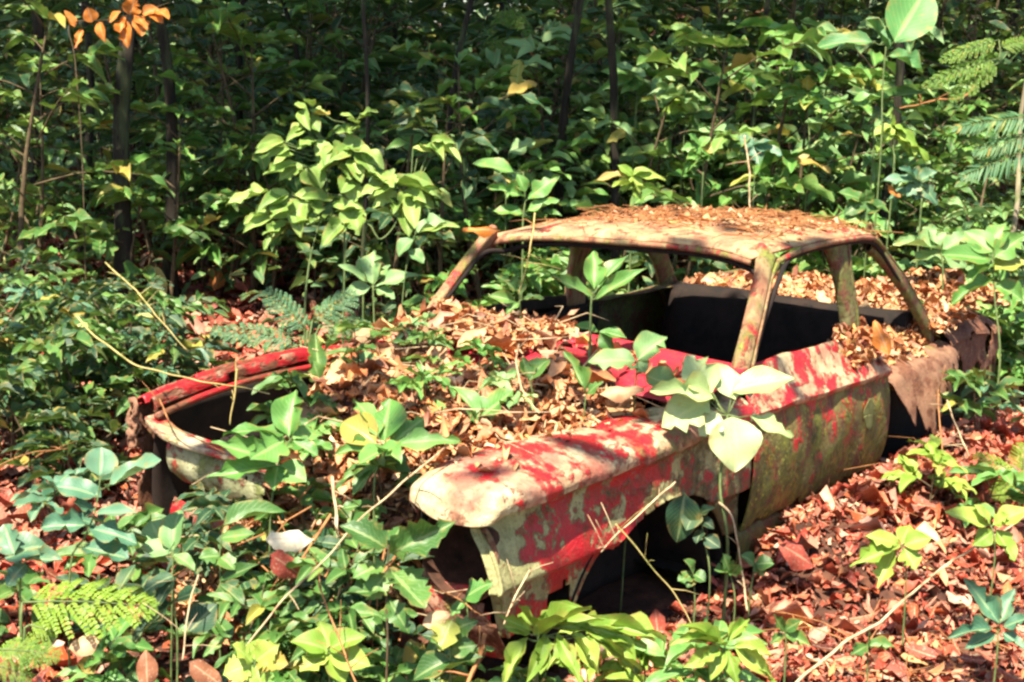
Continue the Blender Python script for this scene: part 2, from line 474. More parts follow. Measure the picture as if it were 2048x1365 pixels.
# ------------------------------------------------------------------ forest floor
gx = np.unique(np.concatenate([np.linspace(-70, -14, 40), np.linspace(-14, 7, 211), np.linspace(7, 40, 24)]))
gy = np.unique(np.concatenate([np.linspace(-70, -13, 40), np.linspace(-13, 6, 191), np.linspace(6, 40, 24)]))
X, Y = np.meshgrid(gx, gy, indexing='ij')
Z = ground_z(X, Y) + .012 * np.asarray(wob(X, Y, 9.0, 2.0))
V = np.stack([X, Y, Z], -1).reshape(-1, 3)
ni, nj = len(gx), len(gy)
I = (np.arange(ni - 1)[:, None] * nj + np.arange(nj - 1)[None, :]).ravel()
Fq = np.stack([I, I + nj, I + nj + 1, I + 1], 1)
tag(link(bpy.data.objects.new('ground', make_mesh('ground', V, Fq, M['soil']))), kind='structure')


# ------------------------------------------------------------------ leaf shapes
def leaf_shape(kind, droop=.25, fold=.18, wave=.03, curl=0.0, nu=6, nv=4, ph=0.0):
    """unit leaf: base at origin, tip near +X, width 1, normal +Z"""
    us = np.linspace(0, 1, nu + 1)
    vs = np.linspace(-1, 1, nv + 1)
    if kind == 'oval': w = np.sin(np.pi * np.clip(us, 0, 1) ** .95) ** .62
    elif kind == 'ovate': w = np.sin(np.pi * us ** .80) ** .80
    elif kind == 'lance': w = np.sin(np.pi * us ** .90) ** 1.05
    elif kind == 'serrate': w = np.sin(np.pi * us ** .80) ** .80 * (1 + .16 * np.where(np.arange(nu + 1) % 2 == 0, 1, -1))
    else: w = np.sin(np.pi * us ** .85) ** .7
    w = np.maximum(w, .02); w[-1] = .02; w[0] = .03
    U, Vv = np.meshgrid(us, vs, indexing='ij')
    W = w[:, None] * .5
    x = U * np.cos(droop * .6 * U)
    y = Vv * W
    z = fold * np.abs(Vv) * W - droop * U ** 2 * .5 + wave * np.sin(U * 11 + ph + Vv * 1.7) * np.abs(Vv) - curl * (Vv * W) ** 2 * 3
    vert = np.stack([x, y, z], -1).reshape(-1, 3)
    I = (np.arange(nu)[:, None] * (nv + 1) + np.arange(nv)[None, :]).ravel()
    f = np.stack([I, I + nv + 1, I + nv + 2, I + 1], 1)
    uv = np.stack([U, .5 + Vv * .5], -1).reshape(-1, 2)
    return vert, f, uv


LEAFMESH = {}


def leaf_mesh(shape, mat, k):
    key = (shape, mat, k)
    if key not in LEAFMESH:
        v, f, uv = leaf_shape(shape, droop=(.15, .35, .65, .25, .5, -.1)[k % 6], fold=(.25, .12, .4, .5, .2, .3)[k % 6], wave=(.03, .06, .04, .08, .05, .06)[k % 6], nu=12 if shape == 'serrate' else 9, ph=k * 1.9)
        if k % 2 == 1:                       # insect-bitten margin
            rb = random.Random(k * 7 + len(shape)); v = v.copy(); nv_ = 5; nu_ = len(v) // nv_
            for _ in range(3):
                row, sd = rb.randrange(2, nu_ - 2), rb.choice((0, 4))
                v[row * nv_ + sd, 1] *= rb.uniform(.35, .7)
        LEAFMESH[key] = make_mesh('leaf', v, f, M[mat], True, uv)
    return LEAFMESH[key]


def frame_from(base, tip, hint, roll=0.0):
    b, t = Vector(base), Vector(tip)
    x = t - b
    ln = x.length
    x.normalize()
    z = hint - x * hint.dot(x)
    z.normalize()
    y = z.cross(x)
    if roll:
        z, y = z * math.cos(roll) + y * math.sin(roll), y * math.cos(roll) - z * math.sin(roll)
    return ln, x, y, z, b


def leaf_object(name, mesh, base, tip, width, hint, parent, origin=Vector((0, 0, 0)), roll=0.0):
    ln, x, y, z, b = frame_from(base, tip, hint, roll)
    o = bpy.data.objects.new(name, mesh)
    b = b - origin
    o.matrix_basis = Matrix(((x.x * ln, y.x * width, z.x * ln, b.x), (x.y * ln, y.y * width, z.y * ln, b.y), (x.z * ln, y.z * width, z.z * ln, b.z), (0, 0, 0, 1)))
    return link(o, parent)


def rotmats(yaw, pitch, roll):
    cy, sy, cp, sp, c, s = np.cos(yaw), np.sin(yaw), np.cos(pitch), np.sin(pitch), np.cos(roll), np.sin(roll)
    o = np.zeros_like(yaw)
    Rz = np.stack([np.stack([cy, -sy, o], -1), np.stack([sy, cy, o], -1), np.stack([o, o, o + 1], -1)], -2)
    Ry = np.stack([np.stack([cp, o, sp], -1), np.stack([o, o + 1, o], -1), np.stack([-sp, o, cp], -1)], -2)
    Rx = np.stack([np.stack([o + 1, o, o], -1), np.stack([o, c, -s], -1), np.stack([o, s, c], -1)], -2)
    return Rz @ Ry @ Rx


def scatter_mesh(name, temps, pos, rot, ln, wd, rnd, mat):
    """many leaves joined into one mesh"""
    n = len(pos)
    which = rng.randint(0, len(temps), n)
    VV, FF, UU, RR = [], [], [], []
    off = 0
    for k, (tv, tf, tuv) in enumerate(temps):
        s = which == k
        m = int(s.sum())
        if not m: continue
        loc = tv[None] * np.stack([ln[s], wd[s], ln[s]], -1)[:, None, :]
        w = np.einsum('nij,nkj->nki', rot[s], loc) + pos[s][:, None, :]
        nv = len(tv)
        VV.append(w.reshape(-1, 3)); UU.append(np.tile(tuv, (m, 1))); RR.append(np.repeat(rnd[s], nv))
        FF.append((tf[None] + (np.arange(m) * nv)[:, None, None] + off).reshape(-1, tf.shape[1]))
        off += m * nv
    return make_mesh(name, np.concatenate(VV), np.concatenate(FF), mat, True, np.concatenate(UU), np.concatenate(RR))


DRY = [leaf_shape(k, droop=d, fold=f, wave=w, curl=c, nu=4, nv=2, ph=p) for k, d, f, c, p, w in
       (('ovate', .2, .3, .4, 0, .06), ('lance', .9, .5, .2, 1, .05), ('ovate', -.6, .2, -.6, 2, .10), ('lance', .05, 1.1, .3, 3, .04), ('ovate', .5, -.5, .5, 4, .09),
        ('lance', -.3, .7, .0, 5, .12), ('oval', .3, 1.2, .0, 6, .08), ('lance', 1.3, .4, .2, 7, .05))]
FLAT = [leaf_shape(k, droop=d, fold=f, wave=w, curl=c, nu=5, nv=2, ph=p) for k, d, f, c, p, w in
        (('ovate', .15, .12, .2, 0, .07), ('lance', -.3, .2, .1, 1, .06), ('oval', .3, .1, -.4, 2, .10), ('ovate', -.2, -.15, .3, 4, .08), ('lance', .5, .25, .2, 5, .10))]
LIVE = [leaf_shape('ovate', droop=d, fold=f, wave=.03, nu=4, nv=2, ph=p) for d, f, p in ((.2, .2, 0), (.45, .12, 1), (.05, .3, 2))]


def litter_object(name, label, pts, mat, size=(.05, .12), tilt=.5, lift=.03, surf=None, kind='stuff', parent=None, temps=None):
    n = len(pts)
    yaw = rng.uniform(0, 6.28, n)
    rot = rotmats(yaw, rng.normal(0, tilt, n), rng.normal(0, tilt, n))
    ln = size[0] + (size[1] - size[0]) * rng.beta(1.1, 1.9, n) * rng.choice([.6, 1, 1, 1.4, 1.9], n)
    wd = ln * np.where(rng.uniform(0, 1, n) < .22, rng.uniform(.05, .14, n), rng.uniform(.2, .62, n))
    pos = np.array(pts, float)
    pos[:, 2] += rng.uniform(0, lift, n)
    # leaves pivot about their base: shift back half a length so that they lie on the spot
    pos -= np.einsum('nij,j->ni', rot, np.array([.5, 0, 0])) * ln[:, None]
    o = bpy.data.objects.new(name, scatter_mesh(name, temps or DRY, pos, rot, ln, wd, rng.uniform(0, 1, n), mat))
    link(o, parent)
    return tag(o, label, 'leaf litter' if parent is None else None, kind=kind)


# ------------------------------------------------------------------ the car wreck
car = tag(empty('wrecked_car', (0, 0, 0)), 'abandoned red and cream sedan wreck sunk in the forest floor, glass and bonnet gone', 'car')


def panel(name, ctrl, mat, nu=40, nv=30, thick=.005, dent=.006, hole=None, parent=None, seed=0.0, off=1, snap=None):
    """a pressed steel sheet lofted through rows of control points, dented, with rusted-out holes"""
    g = spline(spline(np.asarray(ctrl, float), nu).swapaxes(0, 1), nv).swapaxes(0, 1)
    g = g + dent * np.stack([.4 * wob(g[..., 1] + g[..., 2], g[..., 0], 7, seed), wob(g[..., 0] + g[..., 2], g[..., 1], 5, seed + 1), .8 * wob(g[..., 0], g[..., 1] + g[..., 2], 6, seed + 2)], -1)
    v = g.reshape(-1, 3)
    I = (np.arange(nu - 1)[:, None] * nv + np.arange(nv - 1)[None, :]).ravel()
    f = np.stack([I, I + nv, I + nv + 1, I + 1], 1)
    if hole is not None:
        c = v[f].mean(1)
        f = f[~hole(c[:, 0], c[:, 1], c[:, 2])]
        used = np.unique(f)
        mp = np.full(len(v), -1); mp[used] = np.arange(len(used))
        v, f = v[used], mp[f]
    if snap is not None: v = snap(v)
    o = bpy.data.objects.new(name, make_mesh(name, v, f, mat))
    sd = o.modifiers.new('thickness', 'SOLIDIFY')
    sd.thickness = thick; sd.offset = off
    return link(o, parent or car)


def mirror(rows):
    r = np.array(rows, float); r[..., 1] *= -1
    return r


def arch(x, z, cx=1.13, cz=.20, rx=.49, rz=.43):
    return ((x - cx) / rx) ** 2 + ((z - cz) / rz) ** 2 < 1 + .008 * wob(x, z, 14, 3.0)


# near front wing: brow overhanging an empty headlight barrel
def wing_row(x, xf, yi, zi, zc, yc, zk, yu, yw, yl):
    """one cross-section from the bonnet gutter over the brow down to the lower edge; xf is the x of the face under the brow"""
    return [(x - .005, yi + .01, zi - .07), (x, yi, zi), (x + (.035 if x > 1.95 else 0), (yi * .55 + yc * .45), zc), (x + (.012 if x > 1.95 else 0), yc - .030, zk + .040), (x, yc, zk + .010),
            (x - (.012 if x > 1.95 else 0), yc - .002, zk - .020), (xf, yu, zk - .050), (xf, yw, .66), (xf, yl, .58), (xf, yl - .003, .553), (xf - (.06 if x > 1.95 else .005), yl - .040, .535), (xf - (.11 if x > 1.95 else .01), yl - .045, .39)]


FR0 = wing_row(2.062, 2.000, .435, .758, .760, .705, .770, .640, .690, .722)
FR0[0:6] = [(2.02, .440, .735), (2.038, .432, .772), (2.082, .555, .757), (2.070, .655, .753), (2.040, .700, .757), (2.020, .695, .752)]
FR1 = wing_row(2.052, 2.000, .43, .784, .796, .715, .788, .640, .690, .722)
FR1[0:6] = [(2.01, .435, .73), (2.028, .426, .794), (2.070, .555, .790), (2.056, .665, .786), (2.026, .716, .780), (2.008, .706, .762)]
wing = [FR0, FR1,
        wing_row(2.000, 1.960, .42, .815, .838, .725, .798, .645, .690, .722),
        wing_row(1.860, 1.850, .42, .840, .866, .728, .798, .665, .697, .724),
        wing_row(1.650, 1.650, .43, .850, .874, .733, .795, .690, .708, .728),
        wing_row(1.400, 1.400, .46, .850, .866, .740, .796, .712, .720, .735),
        wing_row(1.300, 1.300, .48, .842, .858, .742, .800, .722, .728, .738),
        wing_row(1.255, 1.255, .49, .826, .836, .736, .790, .726, .730, .740),
        wing_row(1.150, 1.150, .50, .845, .858, .748, .803, .728, .735, .745),
        wing_row(0.880, 0.880, .55, .855, .868, .755, .808, .738, .748, .755),
        wing_row(0.610, 0.610, .58, .870, .885, .765, .810, .750, .760, .765)]
wing_hole = lambda x, y, z: arch(x, z) & (y > .6) | ((z < .47 + .02 * wob(x, z, 20, 1)) & (x > 1.6)) & (x < 1.72)
W1 = [r[:6] for r in wing]
W2 = [r[5:] for r in wing]
W2 = [[(p[0] - .004, p[1] - .020, p[2] - .004) if q == 0 else (p[0] + .016, p[1] - (.016, .026, .026, .026, .026, .02)[q - 1], p[2] + (.012 if q == 1 else 0)) for q, p in enumerate(W2[0])]] + W2
fen = panel('front_fender', W1, M['fender_top'], 120, 40, .006, .006, None, seed=1.0)
fen['label'] = 'front fender top with overhanging cream and red brow above the empty headlight'
def to_arch(v, cx=1.13, cz=.20, rx=.49, rz=.43):
    v = v.copy()
    q = np.sqrt(((v[:, 0] - cx) / rx) ** 2 + ((v[:, 2] - cz) / rz) ** 2)
    k = q < 1.035
    v[k, 0] = cx + (v[k, 0] - cx) / q[k]; v[k, 2] = cz + (v[k, 2] - cz) / q[k]
    return v


side = panel('fender_side', W2, M['fender_side'], 130, 46, .005, .005, wing_hole, fen, seed=1.0, snap=to_arch)
mb = MB()
ring = [(1.985 + .015 * math.cos(t), .560 + .135 * math.sin(t), .632 + .135 * math.cos(t)) for t in np.linspace(-.35, 2.9, 22)]
mb.tube(ring, .009, .009, 8)
mb.build('headlight_ring', M['rusty'], fen)
bowl = []
for x, r in ((1.99, .13), (1.93, .128), (1.86, .12), (1.80, .09), (1.77, .045), (1.76, .01)):
    bowl.append([(x, .56 + r * math.sin(t), .632 + r * math.cos(t)) for t in np.linspace(0, 2 * math.pi, 24)])
panel('headlight_bowl', bowl, M['bowl'], 22, 40, .004, .003, None, fen, seed=4)
# inner wing wall and wheel well of both sides
for s in (1, -1):
    rows = [[(x, s * .40, .78), (x, s * .41, .60), (x, s * .42, .40), (x, s * .43, .22)] for x in (1.95, 1.6, 1.2, .8, .6)]
    panel('inner_fender', rows, M['inside'], 20, 14, .006, .008, None, seed=5 + s)
    rows = [[(1.13 + .52 * math.cos(t), s * y, .2 + .46 * math.sin(t)) for y in (.43, .55, .69)] for t in np.linspace(.0, math.pi, 9)]
    panel('wheel_well', rows, M['inside'], 30, 8, .005, .004, None, seed=6 + s)
# far front wing, its gutter rail and outer skin
farwing = [[(x, -.686, .862), (x, -.690, .885), (x, -.698, .896), (x, -.708, .882), (x, -.716, .881), (x, -.728, .898), (x, -.745, .890), (x, -.765, .86), (x, -.755, .80), (x, -.735, .70), (x, -.75, .55), (x, -.74, .40)]
           for x in (2.02, 1.8, 1.55, 1.3, 1.0, .62)]
for k, dz in enumerate((-.045, -.004, .015, .015, .0, -.005)):
    farwing[k] = [(p[0], p[1] - .012 * (k == 3), p[2] + dz * (1 if j < 9 else .2)) for j, p in enumerate(farwing[k])]
ff = panel('front_fender', [r[:8] for r in farwing], M['rail'], 80, 40, .005, .006,
           lambda x, y, z: ((x > 1.99 + .02 * wob(z, y, 22, 1)) & (z > .8)) | (wob(x, y * 3, 11, 4) > .62), seed=3.0)
panel('fender_side', [r[7:] for r in farwing], M['rusty'], 80, 30, .005, .006, lambda x, y, z: (arch(x, z) & (y < -.7)) | (x > 1.985 + .02 * wob(z, y, 22, 1)), ff, seed=3.0)
rows = [[(x, -.675, .845 - .03 * (x > 1.9)), (x, -.690, .7), (x, -.695, .55), (x, -.68, .35)] for x in (1.98, 1.7, 1.4, 1.1, .8)]
panel('fender_shade_sheet', rows, M['inside'], 20, 12, .004, .004, None, ff, seed=3.3)  # dark sheet added inside the fender, standing in for the hollow's shade
ff['label'] = 'red rail-like far front fender with rusted inner edge'
mb = MB()
mb.tube(spline([(2.0, -.655, .812), (1.8, -.652, .848), (1.55, -.65, .868), (1.3, -.648, .868), (1.0, -.645, .868)], 24), .012, .010, 6)
mb.build('gutter_rail', M['rail'], ff)
# rusted clod at the far front corner
cl = []
for i in range(9):
    t = i / 8
    cl.append([(2.03 + .02 * math.cos(a) * (1 - t) + .012 * R.uniform(-1, 1), -.73 + .035 * math.cos(a) * (1.1 - t * .5) + .01 * R.uniform(-1, 1), .845 - .13 * t + .01 * R.uniform(-1, 1) + .02 * math.sin(a)) for a in np.linspace(0, 2 * math.pi, 10)])
panel('rusted_corner', cl, M['torn'], 18, 22, .004, .008, lambda x, y, z: wob(y, z, 30, 3) > .55, seed=8)
# front panel: flat lip over a recess, pale upright face with a rusted lower edge
prof = [(-.06, .79), (-.055, .797), (.0, .794), (.006, .792), (.010, .786), (.008, .776), (.0, .772)]
rows = []
for y, x0, dz in ((-.70, 2.00, .012), (-.62, 2.025, -.006), (-.55, 2.035, -.020), (-.35, 2.045, -.024), (-.12, 2.035, -.045), (.02, 2.0, -.10)):
    rows.append([(x0 + p, y, q + dz) for p, q in prof])
lip = panel('front_panel', rows, M['nose_lip'], 70, 28, .004, .006, lambda x, y, z: (y > -.10 + .06 * wob(z, y, 18, 2)), seed=2.0)
rows = []
for y, x0, dz in ((-.62, 1.985, .0), (-.57, 2.000, .0), (-.45, 2.012, -.01), (-.30, 2.018, -.012), (-.12, 2.005, -.03)):
    rows.append([(x0 - .05, y, .752 + dz), (x0 - .012, y, .744 + dz), (x0, y, .735 + dz), (x0 + .008, y, .71 + dz), (x0 + .006, y, .67 + dz), (x0 - .01, y, .635 + dz), (x0 - .04, y, .605 + dz), (x0 - .06, y, .58 + dz)])
panel('grille_panel', rows, M['nose'], 70, 50, .004, .007, lambda x, y, z: (y > -.16 + .05 * wob(z, y, 18, 2)) | (z < .615 + .03 * wob(y, x, 19, 4) - .05 * sm(-.45, -.3, y)) | (wob(y, z, 23, 5) > .9), lip, seed=2.6)
rows = [[(x0 - .05, y, .53 + dz), (x0 - .03, y, .47 + dz), (x0 - .05, y, .40 + dz), (x0 - .12, y, .30)] for y, x0, dz in ((-.66, 1.97, 0), (-.35, 2.02, -.01), (0, 2.03, -.02), (.35, 2.02, -.01), (.66, 1.97, 0))]
panel('front_valance', rows, M['rail'], 50, 18, .005, .008, lambda x, y, z: wob(y, z, 9, 7) > .62, seed=9)
# firewall, cowl, dashboard
rows = [[(.80, y, .93), (.78, y, .75), (.80, y, .50), (.72, y, .25)] for y in (-.7, -.35, 0, .35, .7)]
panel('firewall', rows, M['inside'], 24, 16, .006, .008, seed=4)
crown = lambda y: .035 * (1 - (y / .7) ** 2)
rows = [[(.98 - .05 * abs(y), y, .885 + crown(y) * .5), (.85, y, .915 + crown(y)), (.70, y, .945 + crown(y)), (.61 + .05 * (1 - (y / .7) ** 2), y, .962 + crown(y)), (.585 + .05 * (1 - (y / .7) ** 2), y, .963 + crown(y)), (.575 + .05 * (1 - (y / .7) ** 2), y, .93 + crown(y))] for y in (-.70, -.45, -.2, .05, .3, .5, .66, .72)]
panel('cowl', rows, M['cowl'], 60, 30, .005, .006, seed=7)
rows = [[(.56, y, .925), (.46, y, .93), (.38, y, .90), (.36, y, .82), (.42, y, .70)] for y in (-.66, -.3, 0, .3, .66)]
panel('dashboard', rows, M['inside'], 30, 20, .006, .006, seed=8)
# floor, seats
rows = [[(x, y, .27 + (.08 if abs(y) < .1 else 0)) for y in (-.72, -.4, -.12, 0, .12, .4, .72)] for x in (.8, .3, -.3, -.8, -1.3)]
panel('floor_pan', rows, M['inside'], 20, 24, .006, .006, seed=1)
for y in (-.33, .33):
    rows = [[(.22 + .0, y + d * .22, .50), (.05, y + d * .24, .54), (-.20, y + d * .24, .52), (-.30, y + d * .24, .58), (-.36, y + d * .23, .66), (-.40, y + d * .20, .74)] for d in (-1, -.4, .4, 1)]
    panel('seat', rows, M['inside'], 14, 24, .05, .01, seed=2 + y)
rows = [[(-.75, y, .45), (-1.06, y, .50), (-1.12, y, .62), (-1.18, y, .80), (-1.20, y, .872), (-1.25, y, .875)] for y in (-.6, -.2, .2, .6)]
panel('rear_seat', rows, M['inside'], 16, 18, .04, .012, seed=5)

# roof with drip rails
def roof_row(x, hw, ze, zc):
    ext = .055 * float(sm(-.5, .2, x))                 # the far front corner is pushed outwards
    return [(x, s * (hw + (ext if s < 0 else 0)) * a, ze + (zc - ze) * (1 - a ** 3.2) + .028 * s * a) for s, a in ((-1, 1), (-1, .93), (-1, .75), (-1, .4), (1, 0), (1, .4), (1, .75), (1, .93), (1, 1))]


roofz = lambda x: 1.0
rr = [(.262, .535, 1.262, 1.302), (.245, .565, 1.272, 1.318), (.16, .59, 1.284, 1.330), (-.08, .612, 1.292, 1.347), (-.40, .608, 1.290, 1.348), (-.68, .588, 1.274, 1.328), (-.84, .565, 1.248, 1.298), (-.92, .545, 1.225, 1.272), (-.97, .53, 1.205, 1.248)]
roof = panel('roof', [roof_row(*r) for r in rr], M['roof'], 70, 60, .010, .006, lambda x, y, z: (wob(x, y, 6, 4) > .93) & (x < -.2), seed=6.0, off=-1)
for s in (1, -1):
    mb = MB()
    e_ = .05 if s < 0 else 0
    mb.tube(spline([(.17, s * (.598 + e_), 1.250 + .026 * s), (.05, s * (.618 + e_ * .7), 1.278 + .028 * s), (-.15, s * .632, 1.292 + .028 * s), (-.40, s * .628, 1.288 + .028 * s), (-.62, s * .610, 1.276 + .028 * s), (-.76, s * .598, 1.252 + .028 * s), (-.86, s * .60, 1.21 + .02 * s)], 40), .011, .010, 8)
    mb.build('drip_rail', M['pillar'], roof)
mb = MB()
mb.tube(spline([(.262, y, 1.293 + .045 * y - .040 * abs(y / .54) ** 4) for y in np.linspace(-.54, .54, 15)], 50) - np.stack([np.zeros(50), .085 * np.linspace(1, 0, 50), np.zeros(50)], 1), .013, .013, 8)
mb.build('windscreen_header', M['pillar'], roof)


def pillar(name, pts, w, d, mat, wy=Vector((0, 1, 0)), groove=True):
    """folded steel post: outer skin with a groove between two raised edges"""
    P = [Vector(p) for p in spline(pts, 18)]
    rows = []
    for i, p in enumerate(P):
        t = (P[min(i + 1, 17)] - P[max(i - 1, 0)]).normalized()
        b = (wy - t * wy.dot(t)).normalized()          # outward
        a = t.cross(b)                                   # across
        f = 1 + .25 * (1 - min(i, 6) / 6) + .8 * max(0, (i - 12) / 5) ** 1.5
        q = [(-1, -.8), (-1, .05), (-.8, .45), (-.35, .62), (.0, .66), (.26, .58), (.34, .30), (.46, .28), (.56, .56), (.85, .42), (1, .0), (1, -.8), (0, -1), (-1, -.8)]
        rows.append([p + a * (w * .5 * f * u) + b * (d * .5 * v) for u, v in q])
    return panel(name, rows, mat, 40, 46, .003, .003, None, seed=w * 50)


for s in (1, -1):
    if s > 0: pp = [(.62, .705, .90), (.56, .695, 1.0), (.42, .655, 1.13), (.28, .61, 1.24), (.18, .575, 1.30)]
    else: pp = [(.66, -.655, .93), (.60, -.652, 1.0), (.47, -.648, 1.11), (.35, -.642, 1.205), (.255, -.632, 1.262)]
    pillar('windscreen_pillar', pp, .072 if s > 0 else .066, .055, M['pillar'], Vector((.5, s, .2)))
    pillar('door_pillar', [(-.42, s * .665, .55), (-.42, s * .665, .92), (-.40, s * .635, 1.12), (-.37, s * .600, 1.282 + .028 * s)], .125, .06, M['pillar'] if s < 0 else M['mossy'], Vector((0, s, .2)))
    pillar('rear_pillar', [(-1.33, s * .66, .80), (-1.22, s * .650, .92), (-1.05, s * .615, 1.08), (-.88, s * .575, 1.195 + .02 * s), (-.80, s * .55, 1.26 + .025 * s)], .09, .05, M['mossy'], Vector((-.3, s, .2)))

# perished rubber channels round the windscreen and the side window opening
mb = MB()
hd_ = [(.240, y - .04 * (.5 - y / 1.08), 1.272 + .045 * y - .050 * abs(y / .54) ** 4) for y in np.linspace(-.53, .50, 12)]
mb.tube(spline([(.60, -.625, 1.0), (.46, -.618, 1.11), (.34, -.610, 1.195)] + hd_ + [(.26, .570, 1.225), (.40, .615, 1.12), (.535, .655, 1.0), (.585, .665, .955)], 90), .011, .011, 8)
mb.build('windscreen_channel', M['inside'], car)
mb = MB()
mb.tube(spline([(.50, .690, .965), (.40, .668, 1.08), (.25, .640, 1.20), (.12, .612, 1.272), (.0, .608, 1.294), (-.2, .612, 1.302), (-.45, .610, 1.298), (-.66, .595, 1.285), (-.76, .590, 1.262), (-.84, .596, 1.215), (-1.0, .622, 1.08), (-1.18, .655, .93)], 80), .010, .010, 8)
mb.build('side_window_channel', M['inside'], car)

# doors
def door_rows(s, x0, x1):
    rows = []
    for k, x in enumerate(np.linspace(x0, x1, 6)):
        t = k / 5
        yb = .765 + .035 * t
        zs = .957 - .03 * t
        rows.append([(x, s * .655, zs - .04), (x, s * .665, zs), (x, s * .69, zs + .004), (x, s * (yb - .06), zs - .055), (x, s * (yb - .012), .826 - .015 * t), (x, s * yb, .812 - .02 * t),
                     (x, s * (yb - .010), .793 - .02 * t), (x, s * (yb - .014), .775 - .02 * t), (x, s * (yb + .004), .66), (x, s * yb, .52), (x, s * (yb - .022), .42), (x, s * (yb - .05), .36)])
    return rows


for s, nm in ((1, 'near'), (-1, 'far')):
    dr = door_rows(s, .600, -.535)
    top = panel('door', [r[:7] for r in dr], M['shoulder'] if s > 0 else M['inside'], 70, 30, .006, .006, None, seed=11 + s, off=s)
    if s > 0: top['label'] = 'door with flaking red and cream shoulder above a mossy olive skin'
    sk = panel('door_skin', [r[6:] for r in dr], M['door'], 80, 44, .005, .006, (lambda x, y, z: (z < .40 + .025 * wob(x, z, 15, 1))), top, seed=11 + s, off=s)
    rows = [[(x, s * .60, .90), (x, s * .61, .60), (x, s * .62, .34)] for x in (.6, .2, -.2, -.535)]
    panel('door_inner', rows, M['inside'], 14, 12, .005, .004, None, top, seed=13 + s)
    rows = [[(-.535, s * y, z) for y in (.61, .68, .745)] for z in (.90, .82, .6, .37)]
    panel('door_edge', rows, M['rusty'], 14, 8, .004, .003, None, top, seed=14 + s)
    # sill under the door
    rows = [[(x, s * .70, .395), (x, s * .735, .38), (x, s * .74, .33), (x, s * .72, .22), (x, s * .66, .18)] for x in (.62, .2, -.2, -.6)]
    panel('sill', rows, M['mossy'], 30, 14, .005, .006, None, seed=15 + s)
# round lichen plate on the near door
lp = [[(-.318 + r * math.cos(q) * (1 + .18 * math.sin(3 * q + 1) + .1 * math.sin(5 * q)), .8045, .655 + r * 1.25 * math.sin(q) * (1 + .15 * math.sin(2 * q))) for q in np.linspace(0, 2 * math.pi, 30)] for r in (.002, .02, .04, .050)]
panel('lichen_patch', lp, M['lichen'], 8, 44, .001, .0, None, bpy.data.objects.get('door'))

# rear: collapsed quarter with torn sheet, mossy tail, boot lid under leaves
tr = [[(-.62, .68, .742), (-.66, .745, .715), (-.68, .775, .665), (-.72, .81, .60), (-.76, .835, .52)],
      [(-.85, .69, .772), (-.88, .76, .745), (-.89, .795, .685), (-.92, .835, .59), (-.95, .865, .46)],
      [(-1.10, .69, .782), (-1.12, .765, .758), (-1.13, .80, .71), (-1.13, .835, .62), (-1.14, .86, .50)],
      [(-1.36, .68, .790), (-1.37, .75, .765), (-1.37, .785, .72), (-1.36, .81, .64), (-1.34, .83, .56)]]
panel('torn_quarter', tr, M['torn'], 70, 40, .004, .006, lambda x, y, z: z < .575 + .05 * np.sin(x * 31) * np.sin(x * 13 + 1) + .03 * np.sin(x * 83) + .10 * sm(-1.0, -1.3, x) - .13 * np.exp(-((x + .93) / .055) ** 2), seed=3.5)
rows = [[(x, .58, .80), (x, .64, .77), (x, .71, .745)] for x in (-.56, -.8, -1.1, -1.4)]
panel('quarter_shelf', rows, M['rusty'], 24, 10, .005, .008, None, seed=5.5)
rows = [[(x, .60, .74), (x, .62, .55), (x, .62, .25)] for x in (-.56, -1.0, -1.5, -1.9)]
panel('inner_quarter', rows, M['inside'], 20, 12, .005, .006, None, seed=6.5)
tail = [[(x, .55, .885 + dz), (x, .66, .875 + dz), (x, .735, .825 + dz), (x, .755, .79 + dz), (x, .745, .765), (x, .75, .64), (x, .74, .50), (x, .70, .36)] for x, dz in ((-1.38, -.02), (-1.55, -.015), (-1.75, -.02), (-1.95, -.035), (-2.02, -.06))]
panel('rear_fender', tail, M['rusty'], 60, 50, .005, .016, lambda x, y, z: ((z < .60 + .06 * wob(x, z, 9, 3)) & (y > .65)) | ((wob(x * 1.3, z + y, 8, 2) > .45) & (z < .80)), seed=7.5)
farq = [[(x, -.58, .90), (x, -.68, .885), (x, -.76, .83), (x, -.76, .76), (x, -.77, .6), (x, -.74, .36)] for x in (-.54, -.9, -1.3, -1.7, -2.0)]
panel('rear_fender', farq, M['mossy'], 50, 30, .005, .007, lambda x, y, z: arch(x, z, -1.18, .20, .42, .42) & (y < -.7), seed=8.5)
rows = [[(x, y, z - .02 * (y / .6) ** 2) for y in (-.60, -.3, 0, .3, .60)] for x, z in ((-1.18, .855), (-1.3, .855), (-1.6, .85), (-1.9, .835), (-2.03, .79), (-2.06, .7), (-2.05, .5))]
panel('boot_lid', rows, M['rusty'], 50, 40, .005, .014, lambda x, y, z: wob(x, y, 5, 8) > .8, seed=9.5)
rows = [[(-2.03, y, z) for z in (.80, .6, .4, .28)] for y in (-.74, -.3, .3, .74)]
panel('tail_panel', rows, M['mossy'], 20, 16, .005, .008, None, seed=10.5)
mb = MB()
mb.tube([(-2.045, .68, .77), (-2.075, .68, .75)], .045, .04, 14)
mb.build('tail_light', M['rusty'], car)
# engine block remains in the bay, seen through the gap by the far wing
rows = [[(1.62 + .12 * math.cos(a) * f, -.42 + .13 * math.sin(a) * f, .62 + .07 * (1 - f)) for a in np.linspace(0, 2 * math.pi, 12)] for f in (.02, .5, .9, 1)] + [[(1.62 + .12 * math.cos(a), -.42 + .13 * math.sin(a), z) for a in np.linspace(0, 2 * math.pi, 12)] for z in (.55, .45)]
panel('air_cleaner', rows, M['nose'], 16, 26, .004, .006, seed=4.4)

